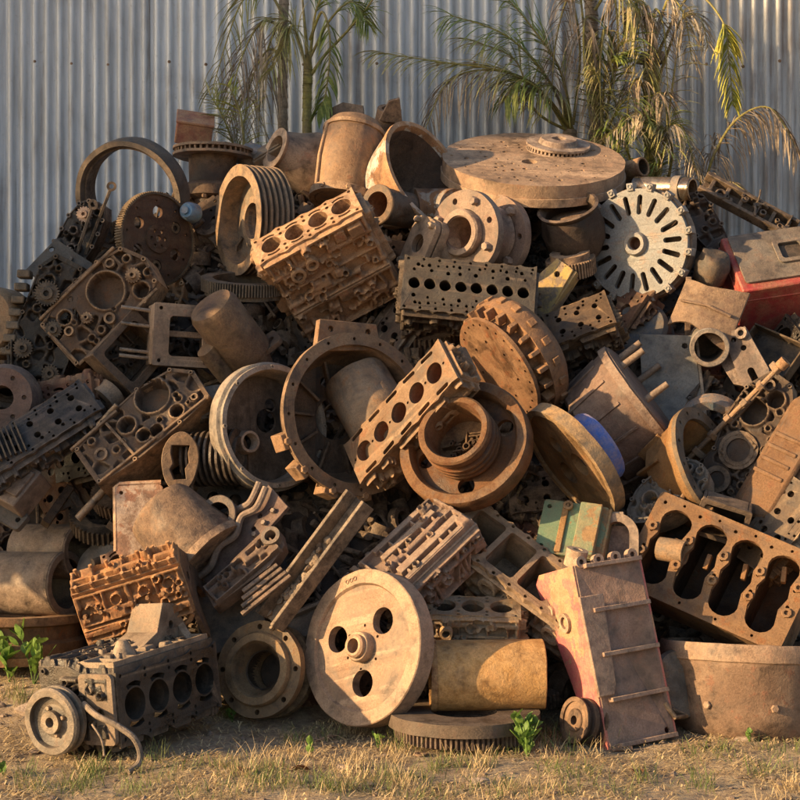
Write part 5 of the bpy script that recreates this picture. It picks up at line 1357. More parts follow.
t = T('front_engine_block', 'black-decked four-cylinder block on its side in front of the heap with pulley attached', 'engine block', 171, 691, 0, Y=-0.30, z=(0.78, -0.04, 0.62), x=(0.60, 0.20, -0.77), mat='dark', shift=(0, 0, -49))
n, pitch, br, W, H = 4, 37, 15.6, 70, 98
L = engine_block(t, n, pitch, br, W, H, dens=1.2, skirt=1.15, deckmat='dark')
relief(t, side_frame((0, W/2 + 3, 2), (-1, 0, 0), (0, 1, 0)), L*0.94, H*0.86, side_feats(L*0.94, H*0.86, 4, pitch, t.r, False, 1.0), 'tan', skirt=8)
t.part('bell_mount', MB().plate([(-34, 0), (40, 0), (44, 14), (26, 40), (8, 44), (-6, 16), (-30, 8)], [circle(4, 12, 18, 20)], -26, 14, frame((L*0.22, W/2 + 2, 0), (0, 0, 1), (1, 0, 0))), 'tan', bevel=3, jitter=0.012)
t.part('bell_web', MB().plate([(-4, 0), (30, 0), (24, 30)], [], -5, 5, frame((L*0.42, W/2 + 2, 26), (1, 0, 0.2), (0, 0, -1))), 'tan', bevel=1.5)
t.part('cone_boss', MB().cyl((-30, W/2 + 4, 18), (-30, W/2 + 22, 18), 14, 5, 20), 'tan', bevel=0)
t.part('end_plate', MB().plate(rect(H*0.42, W*0.98, 0, 0, 5), [circle(5, 14, 4, -4)], 0, 5, frame((-L/2 - 0.5, 0, H*0.27), (-1, 0, 0), (0, 0, 1))), 'tan')
F = frame((-L/2 - 20, -8, -14), (-1, 0, 0), (0, 0, 1))
w = t.part('crank_pulley', MB().lathe([(16, -9), (31, -9), (33, -7), (33, -3), (29, -1), (29, 1), (33, 3), (33, 7), (31, 9), (25, 9), (24, 4), (16, 2)], 48, F), 'greytan', bevel=0)
t.part('pulley_hub', MB().lathe([(5, -12), (17, -12), (17, 2), (11, 3), (11, 9), (5, 9)], 32, F), 'greytan', parent=w, bevel=0)
for k in range(4):
    a = TAU*k/4 + .3
    t.part('pulley_bolt', MB().hexbolt(tuple(F @ Vector((13.5*math.cos(a), 13.5*math.sin(a), 2))), (-1, 0, 0), 2.4, 4), 'ochre', parent=w, bevel=0)
t.part('crank_nose', MB().cyl((-L/2 + 2, -8, -14), (-L/2 - 22, -8, -14), 9, None, 18), 'dark', bevel=0)
t.part('front_timing_case', MB().plate(blob(40, 24, 0.03, 9, 0.62, 0.72), [], 0, 14, frame((-L/2 + 2, -4, -20), (-1, 0, 0), (0, 0, 1))), 'dark', bevel=1)
mb = MB(); greeble(mb, (-L/2 - 12, -2, -16), (0, 1, 0), (0, 0, 1), (-1, 0, 0), 44, 52, t.r, 1.4, 7); t.part('front_fittings', mb, 'brown', kind='stuff')
gl = lambda x: at(x[0], x[1], x[2])
t = T('rubber_hose', 'dusty rubber hose hanging from the front block onto the dirt', 'hose', 112, 722, 0, Y=-0.62, z=(0, 1, 0), x=(1, 0, 0), mat='rubber')
s = 1.0/t.s; inv = t.root.matrix_world.inverted()
def loc(q): bpy.context.view_layer.update(); return (t.root.matrix_world.inverted() @ at(*q))*s
t.part('hose', MB().tube(bez([loc(q) for q in ((84, 704, -0.55), (96, 715, -0.64), (118, 726, -0.68), (134, 738, -0.70), (140, 752, -0.70), (138, 764, -0.72), (128, 772, -0.76))], 30), 3.2, 9), bevel=0)
t.part('wire', MB().tube(bez([loc(q) for q in ((92, 724, -0.6), (101, 738, -0.62), (104, 756, -0.64))], 12), 1.2, 6), bevel=0)
t = T('short_collar', 'small pale cast collar with a dark bore below the finned cylinder', 'collar', 222, 517, -0.14, z=(-0.35, 0.22, 0.91), mat='greytan')
sleeve(t, 18, 26, 5.5, mat_in='dark_inner', lip=1.5); t.part('set_screw', MB().hexbolt((17, 6, 4), (1, 0.3, 0), 2.5, 5), bevel=0)
t = T('exhaust_manifold', 'wavy twin-edged exhaust manifold shield running diagonally at lower left', 'manifold', 238, 532, -0.14, z=(-0.45, 0.35, 0.82), x=(0.62, 0.78, 0), mat='brown')
for off, zz in ((9, 6), (-4, 10)):
    pts = bez([(-64, off + 6, zz - 4), (-44, off - 3, zz), (-24, off + 2, zz + 2), (-4, off - 3, zz), (14, off + 5, zz), (30, off - 2, zz), (52, off + 4, zz)], 34)
    t.part('edge_bead', MB().tube(pts, 3.6, 8), 'tan', bevel=0)
t.part('shield', MB().plate([(-60, -22), (50, -30), (56, 6), (-56, 14)], [circle(2.6, 10, 26, -10), circle(2.6, 10, 38, -16), circle(2.6, 10, 12, -14)], -3, 2), 'rust')
for k in range(3): t.part('bolt', MB().hexbolt((8 + 15*k, -20, 2), (0, 0, 1), 3, 4), 'brown', bevel=0)
t = T('lever_casting', 'sandy rough lever casting with a pipe eye beside the steel channel', 'casting', 252, 562, -0.22, z=(-0.32, 0.45, 0.83), x=(0.74, 0.67, 0), mat='ochre')
t.part('arm', MB().plate([(-58, -16), (10, -22), (34, -14), (42, 4), (30, 16), (-10, 14), (-54, 4)], [circle(6, 16, 30, 0)], -10, 6), bevel=2.0, jitter=0.008)
t.part('eye', MB().ring(6, 10, 4, 16, 24, Matrix.Translation((30, 0, 0))), 'greytan', bevel=0)
relief(t, Matrix.Translation((-12, -4, 6)), 84, 26, side_feats(84, 26, 2, 40, t.r, False, 0.6), name='lumps')
t = T('leaf_spring_bundle', 'dark bundle of narrow leaf springs under the lever casting', 'spring', 262, 590, -0.26, z=(-0.3, 0.5, 0.8), x=(0.75, 0.66, 0), mat='dark')
for k in range(4): t.part('leaf', MB().box((2*k, -8 + 5.4*k, 2*k), (62 - 6*k, 4.6, 4)))
t = T('steel_channel', 'rusty steel U channel full of soil, leaning diagonally', 'channel', 314, 560, -0.34, z=(-0.55, 0.36, 0.75), x=(0.60, 0.80, 0.05), mat='brown')
t.part('floor', MB().box((0, 0, -9), (150, 22, 3)), 'brown')
for s in (1, -1): t.part('flange', MB().box((0, s*13, -1), (152, 4, 19)))
mb = MB(); rr = random.Random(8)
for k in range(70): mb.lathe([(0, -2), (rr.uniform(2, 5), -1), (rr.uniform(1.5, 4), 2), (0, 3.5)], 7, Matrix.Translation((rr.gauss(-22, 22), rr.uniform(-11, 11), -6)) @ Matrix.Rotation(rr.uniform(0, 3), 4, 'X'), False)
t.part('soil', mb, 'soil', bevel=0, kind='stuff')
t = T('plain_grey_plate', 'plain dark grey sheet plate leaning behind the flanged ring', 'plate', 226, 608, 0.0, z=(-0.25, 0.25, 0.94), x=(0.9, 0.2, 0), mat='grey')
t.part('sheet', MB().plate([(-34, -44), (38, -40), (30, 20), (6, 38), (-28, 30)], [], -2, 2)); t.part('hem', MB().tube([(-28, 30, 1), (6, 38, 1), (30, 20, 1)], 2.2, 7), bevel=0)
t = T('wedge_plate', 'tan wedge plate lying between the steel channel and the holed flywheel', 'plate', 318, 618, 0.0, z=(-0.2, 0.55, 0.8), x=(0.92, 0.4, 0), mat='greytan')
t.part('sheet', MB().plate([(-54, -18), (50, -14), (52, 16), (-20, 12)], [circle(3, 10, 30, 0)], -4, 4)); t.part('rib', MB().box((0, 10, 6), (70, 4, 8)))
t = T('flanged_ring', 'thick flanged ring standing on the dirt with a dark round mouth', 'flange', 264, 670, 0, Y=0.16, z=(-0.50, 0.07, 0.86), x=(0, 1, 0), mat='tan')
t.part('front_flange', MB().plate(circle(48, 60), [circle(30, 44)] + [circle(2.8, 12, 42*math.cos(a), 42*math.sin(a)) for a in [TAU*k/8 for k in range(8)]], 2, 11), bevel=0.7)
t.part('neck', MB().lathe([(19, -26), (34, -26), (36, -4), (37, 14), (35, 17), (28, 17), (25, 10), (20, 2)], 56), bevel=0)
t.part('bore', MB().lathe([(18.4, 1), (19.8, 2), (19.2, -28), (0, -28), (0, -27), (18.4, -26)], 40, None, False), 'dark_inner', bevel=0)
t.part('rear_flange', MB().ring(30, 47, -22, -13, 60), 'brown', bevel=0)
t = T('holed_flywheel', 'large tan flywheel with round holes about its hub standing on the dirt', 'flywheel', 368, 648, 0, Y=-0.02, z=(-0.67, 0.10, 0.735), x=(0.74, 0.2, 0.67), mat='tan', tint=(0.9, 0.4, 0.5))
zt = flywheel(t, 78, 22, 0.82, 3.2, 0.2, 9, 0.10, holes=[(0.62, 0.46, 13.5), (2.72, 0.46, 13.5), (4.6, 0.46, 13.5)], bolts=6, boltr=1.6, boltat=0.28, web=10)
t.part('hub_cap', MB().lathe([(7.4, zt + 6), (12, zt + 6), (12, zt + 13), (10, zt + 15), (7.4, zt + 15)], 32), 'ochre', bevel=0)
for k in (-1, 0, 1):
    a = 1.65 + 0.075*k; t.part('rim_plug', MB().boss((70*math.cos(a), 70*math.sin(a), 10.6), (0, 0, 1), 2.4, 1.2, 0.7, 10), 'rust', bevel=0)

# ---------------------------------------------------------------- lower middle
t = T('gearbox_half', 'orange-brown ribbed gearbox half between the hub wheel and the flywheel', 'gearbox case', 418, 548, -0.34, z=(-0.30, 0.62, 0.72), x=(0.66, 0.72, -0.2), mat='orange')
t.part('shell', MB().box((0, 0, -20), (110, 66, 48)), bevel=1.6)
for k in (0, 1, 3, 4): t.part('rib', MB().box((8 - 2*k, -27 + 13.4*k, 6), (88 - 5*k, (5, 9, 4, 7, 5)[k], 10)))
relief(t, Matrix.Translation((0, 0, 4.4)), 108, 64, side_feats(108, 64, 3, 34, t.r, False, 0.7))
t.part('end_flange', MB().plate(rect(78, 58, 0, 0, 8), [circle(6, 16, -14, 6), circle(2.4, 10, 30, 20), circle(2.4, 10, -32, -20), circle(2.4, 10, 30, -20)], 0, 6, frame((-55.5, 0, -20), (-1, 0, 0), (0, 1, 0))))
t.part('nose_lug', MB().plate([(-22, -16), (20, -20), (24, 6), (4, 20), (-18, 14)], [circle(4.6, 14, 2, 0)], 0, 18, frame((-62, 22, -20), (-1, 0, 0), (0, 1, 0))))
for q in (1, -1): relief(t, side_frame((0, q*33.2, -20), (q, 0, 0), (0, q, 0)), 106, 44, side_feats(106, 44, 3, 34, t.r, False, 1.2))
relief(t, side_frame((-61, -8, -20), (0, -1, 0), (-1, 0, 0)), 50, 42, side_feats(50, 42, 2, 24, t.r, False, 0.7))
t = T('ladder_crankcase', 'long open crankcase like a ladder, sloping down to the red sump', 'crankcase', 526, 570, -0.24, z=(0.16, 0.56, 0.81), x=(0.66, -0.75, -0.1), mat='tan')
hs = [rect(34, 46, -60 + 40*k, 0, 4) for k in range(4)]
t.part('flange', MB().plate(scallop(172, 66, 8, 2.2), hs + [circle(2, 8, -80 + 20*k, s*29) for k in range(9) for s in (1, -1)], 0, 6), bevel=0.5)
for s in (1, -1): t.part('side_wall', MB().box((0, s*26, -22), (164, 4, 43.4)))
for k in range(5): t.part('bulkhead', MB().box((-80 + 40*k, 0, -22), (3.4, 47.6, 43)), 'greytan')
t.part('floor', MB().box((0, 0, -42), (160, 47, 2.6)), 'brown')
relief(t, side_frame((0, -28.2, -21), (1, 0, 0), (0, -1, 0)), 162, 40, side_feats(162, 40, 4, 40, t.r, True, 1.4))
for k in range(4): t.part('side_boss', MB().boss((-60 + 40*k, -28, -16), (0, -1, 0), 11, 8, 0.62, 20, 6), bevel=0)
t = T('three_bore_block', 'grey brown engine block with bores facing up behind the short liner', 'engine block', 458, 630, -0.14, z=(0.02, 0.86, 0.51), x=(1, -0.03, 0), mat='greytan')
engine_block(t, 4, 28.5, 11.6, 42, 56, dens=1.4, slots=False)
t = T('cylinder_liner', 'short fat rusty cylinder liner resting on the toothed ground disc', 'cylinder liner', 487, 675, 0, Y=-0.04, z=(0.99, 0.02, -0.08), x=(0, 1, 0), mat='ochre')
sleeve(t, 35, 113, 4, mat_in='brown', lip=0); t.part('edge_band', MB().ring(34.6, 36, -57, -51, 56), 'rust', bevel=0)
t = T('ground_disc', 'toothed pressure disc lying flat on the dirt under the short liner', 'disc', 464, 722, 0, Y=-0.14, z=(0.0, 0.982, 0.19), x=(1, 0, 0), mat='tan')
t.part('disc', MB().plate(circle(76, 80), [circle(33, 48)], -2, 11), bevel=1.0)
t.part('ring_gear', MB().plate(toothed(70, 84, 3), [circle(56, 60)], -14, -2.2), 'rust', bevel=0)
t.part('inner_step', MB().ring(30, 33.6, -6, 2, 48), 'brown', bevel=0)
t = T('red_sump', 'long red and rust oil sump standing on end, ribbed side out', 'oil pan', 625, 651, 0, Y=-0.14, z=(0.50, 0.10, 0.86), x=(0.20, -0.975, 0.0), mat='pink', tint=(0.85, 0.4, 0.4))
LX, WY = 184, 76
DT, DB = 84, 26                                   # depth at the top and at the foot
t.part('ribbed_face', MB().plate([(-LX/2, -WY/2), (LX/2, -WY/2), (LX/2, WY/2), (-LX/2, WY/2)], [circle(3, 10, LX/2 - 8, WY/2 - 8)], -4, 0))
for k in range(5): t.part('rib', MB().box((-LX/2 + 3 + (LX - 6)*k/4, 4, 3.2), (4.5, WY - 10, 9)))
t.part('pressed_step', MB().plate([(-60, -42), (40, -42), (40, -24), (30, -20), (-60, -14)], [], 0.3, 5), bevel=1.2)
def wedge(y, th):
    q = [(-LX/2, -0.5), (LX/2, -0.5), (LX/2, -DB), (LX*0.1, -DB - 24), (-LX/2 + 10, -DT), (-LX/2, -DT + 12)]
    m = MB(); m.v = [Vector((a, y - th/2, b)) for a, b in q] + [Vector((a, y + th/2, b)) for a, b in q]
    m.f = [tuple(range(6)), tuple(range(11, 5, -1))] + [(i, (i+1) % 6, (i+1) % 6 + 6, i + 6) for i in range(6)]
    return m
t.part('left_face', wedge(-WY/2 - 0.6, 4), 'red'); t.part('right_face', wedge(WY/2 + 0.6, 4), 'red')
t.part('top_end', MB().box((-LX/2 + 1.6, 0, -34), (3.6, WY - 4, 64)), 'red'); t.part('bottom_end', MB().box((LX/2 - 2.4, 0, -14), (3.6, WY - 4, 20)))
for k in range(4): t.part('flange_lug', MB().boss((-LX/2 - 2, -30 + 20*k, -4), (0, 0, 1), 6, 6, 0.45, 14), bevel=0)
t.part('drain_boss', MB().boss((-38, -WY/2 - 2, -34), (0, -1, 0), 10, 4, 0.6, 20), 'tan', bevel=0); t.part('plug_boss', MB().boss((-52, -WY/2 - 2, -60), (0, -1, 0), 7, 4, 0.5, 16), 'tan', bevel=0)
t.part('top_pipe', MB().lathe([(5, -8), (11, -8), (11, 10), (5, 10)], 22, frame((-LX/2 - 8, -20, -26), (-0.8, 0.2, 0.4))), 'tan', bevel=0)
t = T('small_ground_pulley', 'small brown pulley on the dirt at the foot of the red sump', 'pulley', 584, 721, 0, Y=-0.20, z=(-0.78, 0.06, 0.62), x=(0, 1, 0), mat='brown')
pulley(t, 23, 26, 2, 4, 0.8, 8, 0.5, 0.2, 5); t.part('face_disc', MB().lathe([(4.7, 8), (19, 8), (19, 11), (4.7, 11)], 36), 'tan', bevel=0)
t = T('grey_disc', 'smooth grey disc wedged between the red sump and the round tub', 'disc', 681, 684, 0, Y=0.0, z=(0.58, 0.08, 0.81), x=(0, 1, 0), mat='grey')
t.part('disc', MB().lathe([(0, -8), (33, -8), (35, -4), (33, 3), (14, 6), (0, 6)], 48, None, False), bevel=0)
t.part('bent_rod', MB().tube([(-26, 16, 6), (-32, 6, 14), (-34, 20, 16), (-20, 30, 12)], 2.6, 8), 'brown', bevel=0)
t = T('round_tub', 'big round rusty tub with a rolled rim standing on the dirt', 'tub', 750, 692, 0, Y=0.16, z=(0.01, 0.995, 0.06), x=(1, 0, 0), mat='tan', tint=(0.6, 0.25, 0.5))
t.part('shell', MB().lathe([(0, -48), (52, -48), (66, -44), (75, -33), (80, -16), (85, 24), (88, 30), (88, 46), (86, 49), (83, 49), (82, 28), (74, -28), (68, -38), (0, -43)], 72, None, False), bevel=0)
t.part('rim_band', MB().lathe([(86, 30), (90, 33), (91, 45), (89, 49.4), (85, 49.6), (85, 40)], 72), bevel=0)
for a in (4.2, 5.0): t.part('rivet', MB().hexbolt((80*math.cos(a), 80*math.sin(a), -10), (math.cos(a), math.sin(a), 0), 4, 4), bevel=0)

# ---------------------------------------------------------------- right
t = T('open_crankcase', 'tan upturned crankcase with scalloped dark openings above the round tub', 'crankcase', 722, 572, -0.30, z=(-0.10, 0.30, 0.95), x=(0.90, -0.42, 0.05), mat='tan')
hs = []
for k in range(4):
    cx = -62 + 39*k; pts = []
    for i in range(9):
        a = math.pi*i/8; pts.append((cx + 16*math.cos(a), 26 + 14*math.sin(a)))
    pts += [(cx - 13, 10), (cx - 17, 0), (cx - 15, -10), (cx - 17, -22)]
    for i in range(9):
        a = math.pi + math.pi*i/8; pts.append((cx + 15*math.cos(a), -30 + 13*math.sin(a)))
    pts += [(cx + 12, -14), (cx + 16, 0), (cx + 13, 12)]
    hs.append(pts)
bh = [circle(2.0, 8, -82 + 39*k, y) for k in range(5) for y in (10, -8, 42)] + [circle(1.6, 8, -62 + 39*k, y) for k in range(4) for y in (46, -48)]
t.part('flange', MB().plate(rect(176, 106, -3, -1, 5), hs + [h for h in bh if -88 < h[0][0] < 82], 0, 7), bevel=0.7)
for k in range(5):
    for y in (14, -14): t.part('cap_pad', MB().boss((-81.5 + 39*k if 0 < k < 4 else (-82 if k == 0 else 76), y, 6.5), (0, 0, 1), 5.0, 3.4, 0.45, 8), bevel=0.4)
for s in (1, -1): t.part('side_wall', MB().box((-3, s*49 - 1, -32), (170, 4, 63))); t.part('end_wall', MB().box((-3 + s*84, -1, -32), (4, 93, 62)))
for k in range(3): t.part('bulkhead', MB().box((-42.5 + 39*k, -1, -36), (3, 93, 52)), 'dark_inner')
t.part('floor', MB().box((-3, -1, -62), (166, 93, 2.4)), 'dark_inner')
t.part('bearing_shell', MB().ring(9, 12, -6, 22, 24, frame((-62, -2, 0), (1, 0.2, 0.2))), 'greytan', bevel=0)
for k in range(4): t.part('rod_end', MB().box((-58 + 39*k, 8, -12), (5, 16, 8), Matrix.Rotation(0.1*k, 4, 'Z')), 'ochre')
t.part('top_stud', MB().cyl((-72, 50, -6), (-72, 62, -6), 3, 2.4, 8), bevel=0); t.part('top_lug', MB().box((-42, 54, -6), (10, 10, 10)))
t = T('green_gear_housing', 'flaking green painted housing panel above the red sump', 'housing', 572, 530, -0.26, z=(-0.10, 0.42, 0.90), x=(0.97, -0.2, 0), mat='green')
t.part('panel', MB().plate(rect(66, 58, 0, 0, 3), [circle(2.4, 10, -27, 22), circle(2.4, 10, -27, -22)], -3, 2)); t.part('step', MB().box((16, 0, 6), (22, 56, 9)), bevel=1); t.part('side_panel', MB().box((34.4, 0, -14), (3, 56, 32))); t.part('lug', MB().boss((-8, 24, 1), (0, 0, 1), 5, 5, 0.5, 14), 'tan', bevel=0); t.part('rust_strip', MB().box((-10, 0, 3), (6, 54, 3.4)), 'ochre')
t = T('arch_bracket', 'tan arch-shaped bearing bracket behind the top of the red sump', 'bracket', 617, 538, -0.24, z=(-0.12, 0.15, 0.98), x=(1, 0, 0), mat='tan')
arch = [(-22, -26)] + [(22*math.cos(math.pi - math.pi*k/12), 2 + 22*math.sin(math.pi*k/12)) for k in range(13)] + [(22, -26)]
t.part('arch', MB().plate(arch, [[(-13, -22)] + [(13*math.cos(math.pi - math.pi*k/10), 2 + 14*math.sin(math.pi*k/10)) for k in range(11)] + [(13, -22)]], -8, 6)); t.part('backing', MB().box((0, -4, -11), (36, 36, 5)), 'rust'); t.part('cap', MB().box((0, 22, -2), (14, 8, 10)))
t = T('studded_drum', 'big rust-orange drum with stout pegs sticking out of its edge', 'drum', 632, 412, -0.04, z=(0.79, 0.60, 0.08), x=(0.6, -0.78, 0), mat='orange')
t.part('shell', MB().lathe([(0, -46), (52, -46), (58, -42), (66, 14), (66, 20), (60, 22), (0, 22)], 64, None, False), bevel=0)
t.part('edge_band', MB().ring(65.6, 69, 10, 18, 64), bevel=0)
for k in range(7):
    a = TAU*k/7 + 0.2; t.part('peg', MB().cyl((52*math.cos(a), 52*math.sin(a), 20), (52*math.cos(a), 52*math.sin(a), 48), 3.6, 3.3, 12), 'ochre', bevel=0)
for k in range(14):
    a = TAU*k/14; t.part('side_rib', MB().box((62, 0, -16), (6, 3, 50), Matrix.Rotation(a, 4, 'Z') @ Matrix.Rotation(0.13, 4, 'Y')), bevel=0.4)
t = T('leaning_disc', 'tan disc with a thick pale edge leaning under the clutch cover', 'disc', 573, 462, -0.26, z=(-0.73, -0.58, 0.34), x=(0.6, -0.75, 0), mat='tan')
t.part('disc', MB().plate(circle(64, 64), [circle(13, 24, 6, 18), circle(13, 24, 6, -22), circle(9, 20, -24, 0)], -6, 3), bevel=0.8); t.part('rim', MB().ring(60, 66.5, -8, 6, 64), 'greytan', bevel=0)
t = T('blue_ring', 'chipped blue painted ring behind the leaning tan disc', 'ring', 594, 449, -0.32, z=(-0.76, -0.54, 0.30), x=(0.6, -0.75, 0), mat='blue')
t.part('ring', MB().lathe([(22, -10), (36, -10), (38, -6), (38, 8), (34, 12), (26, 12), (22, 6)], 56), bevel=0); t.part('inner_disc', MB().lathe([(0, -6), (22.6, -6), (22.6, -2), (0, -2)], 40, None, False), 'brown', bevel=0)
t = T('grey_blue_hoop', 'dusty pale blue hoop half buried behind the studded drum', 'ring', 712, 430, -0.06, z=(-0.2, -0.35, 0.91), x=(1, 0, 0), mat='blueg')
t.part('hoop', MB().lathe([(24, -8), (36, -8), (36, 6), (33, 10), (24, 8)], 48), bevel=0); t.part('spoke', MB().box((0, 0, -4), (50, 5, 5)))
t = T('blue_drum', 'faded blue drum in the dark gap left of the slanting grey plate', 'drum', 640, 338, 0.26, z=(-0.2, 0.5, 0.84), mat='blueg')
t.part('shell', MB().lathe([(0, -40), (30, -40), (32, -36), (32, 18), (28, 22), (0, 22)], 40, None, False), bevel=0); t.part('hoop', MB().ring(31.6, 34, -10, -4, 44), bevel=0)
t = T('slanting_grey_plate', 'flat dusty grey brown plate slanting behind the studded drum pegs', 'plate', 670, 380, 0.05, z=(-0.05, 0.35, 0.93), x=(0.97, 0.1, 0), mat='grey')
t.part('sheet', MB().plate([(-30, -60), (30, -56), (28, 44), (-26, 52)], [circle(3, 10, 18, 34)], -2.5, 2.5)); t.part('hem', MB().box((30.5, -5, 2), (3, 96, 6)), 'brown')
t = T('dark_pipe_mouth', 'dark pipe with a round black mouth in the gap below the bent plate', 'pipe', 708, 344, -0.04, z=(0.05, -0.12, 0.99), mat='grey')
sleeve(t, 18, 60, 3, mat_in='dark_inner', lip=1.5, floor=-26)
t = T('support_post', 'narrow upright steel post behind the dark pipe mouth', 'post', 688, 322, 0.06, z=(0.02, 0.99, 0.1), mat='brown')
t.part('bar', MB().box((0, 0, 0), (6, 6, 90))); t.part('foot', MB().box((0, 0, -46), (18, 14, 3)))
t = T('mount_arm', 'grey brown engine mount arm with slots, right of the dark pipe mouth', 'bracket', 748, 362, -0.12, z=(-0.2, 0.2, 0.96), x=(0.42, -0.9, 0), mat='brown')
t.part('arm', MB().plate([(-36, -12), (20, -14), (38, -6), (40, 10), (16, 16), (-34, 12)], [slot(18, 0, 22, 7, 0.05), circle(3, 10, -14, 2), circle(3, 10, -26, -4)], -5, 4)); t.part('side', MB().plate([(-36, -4), (-10, -26), (14, -22), (20, -14)], [], -12, -1)); t.part('boss', MB().boss((-28, 6, 3), (0, 0, 1), 6, 6, 0.5, 16), bevel=0)
t = T('rocker_housing', 'dusty curved bell housing half with a flared lip, right of the rust drum', 'housing', 702, 468, -0.20, z=(0.80, 0.34, 0.40), x=(0.45, -0.85, 0), mat='ochre')
mb = MB(); mb.lathe([(34, -40), (40, -40), (52, -8), (60, 0), (60, 5), (50, 5), (44, -8)], 48); half = MB()
t.part('bell', mb, bevel=0, jitter=0.008)
t.part('flange', MB().plate(circle(62, 56), [circle(49, 48)] + [circle(2, 8, 56*math.cos(a), 56*math.sin(a)) for a in [TAU*k/14 for k in range(14)]], 5.2, 10), 'greytan')
for k in range(9): t.part('outer_rib', MB().box((50, 0, -18), (12, 3, 34), Matrix.Rotation(TAU*k/9, 4, 'Z') @ Matrix.Rotation(0.35, 4, 'Y')), bevel=0.5)
t.part('floor', MB().plate(circle(40, 40), [circle(14, 24), circle(6, 16, 24, 0)], -38, -34), 'brown')
t = T('front_cover', 'dark brown timing cover with ringed bosses, left of the ribbed muffler', 'timing case', 742, 446, -0.22, z=(-0.20, 0.25, 0.95), x=(0.45, 0.89, 0), mat='brown')
OL = [(-78, -28), (-50, -34), (-20, -24), (14, -32), (56, -28), (78, -14), (82, 10), (58, 26), (20, 30), (-16, 24), (-44, 34), (-76, 26)]
cover(t, OL, 26, [circle(14, 28, -6, 0), circle(9, 20, -42, 4), slot(36, 6, 26, 12, 0.4), slot(56, -8, 16, 8, 0.9), circle(5, 14, 20, -18)], lumps=1.0, bosses=[(-6, 0, 20, 3), (-42, 4, 14, 4), (66, 4, 6, 6)], ribs=[(-70, -20, -50, 20, 3), (14, 20, 60, 10, 3), (0, -22, 40, -24, 3)], area=(120, 50))
t = T('rocker_shaft', 'thin rocker shaft with small rockers lying across the dark timing cover', 'shaft', 735, 412, -0.32, z=(0.68, 0.70, 0.2), mat='greytan')
t.part('rod', MB().cyl((0, 0, -70), (0, 0, 66), 2.6, None, 9), bevel=0)
for k in range(6): t.part('rocker', MB().box((4, 0, -56 + 23*k), (16, 6, 7), Matrix.Rotation(0.4*k, 4, 'Z')), bevel=1)
t.part('end_cap', MB().boss((0, 0, 64), (0, 0, 1), 6, 8, 0.4, 16), 'tan', bevel=0)
t = T('ribbed_muffler', 'dusty tan ribbed cast cover standing at the right edge', 'cover', 784, 462, -0.34, z=(-0.30, 0.35, 0.89), x=(0.42, 0.90, 0), mat='ochre')
t.part('shell', MB().plate(rect(150, 58, 0, 0, 18), [], -26, 0), bevel=5)
t.part('dome', MB().plate(rect(130, 40, 0, 0, 16), [], 0.2, 8), bevel=4)
for k in range(4): t.part('rib', MB().box((-20 + 14*k, 4, 7.5), (4.5, 34, 5)), bevel=1.5)
t.part('seam', MB().plate(rect(154, 62, 0, 0, 19), [], -31, -26.2), 'brown')
t = T('oily_head_casting', 'dark oily head with pale studs at the right edge above the crankcase', 'cylinder head', 782, 530, -0.22, z=(-0.30, 0.35, 0.88), x=(0.55, 0.83, 0), mat='brown')
cylinder_head(t, 4, 22, 52, 30, 0.26, pairs=True, dens=2.2)
t = T('sand_cast_cover', 'sandy grey cast cover full of pits left of the flared bell housing', 'cover', 668, 492, -0.24, z=(-0.25, 0.45, 0.86), x=(0.75, 0.6, 0), mat='greytan')
cover(t, blob(34, 20, 0.05, 13, 1.3, 0.8), 26, [circle(6, 16, -18, 4), slot(12, -6, 16, 7, 0.5)], lumps=1.8)
t = T('square_port_box', 'square dark-mouthed intake box resting on the upturned crankcase edge', 'intake', 722, 522, -0.30, z=(-0.05, -0.35, 0.93), x=(0.93, -0.3, 0), mat='brown')
t.part('frame', MB().plate(rect(52, 40, 0, 0, 3), [rect(42, 30, 0, 0, 3)], 0, 4))
for s in (1, -1): t.part('side_panel', MB().box((s*23, 0, -14), (3.4, 37, 27.4))); t.part('end_panel', MB().box((0, s*17, -14), (42, 3.4, 27)))
t.part('back', MB().box((0, 0, -27), (42, 30, 2)), 'dark_inner')

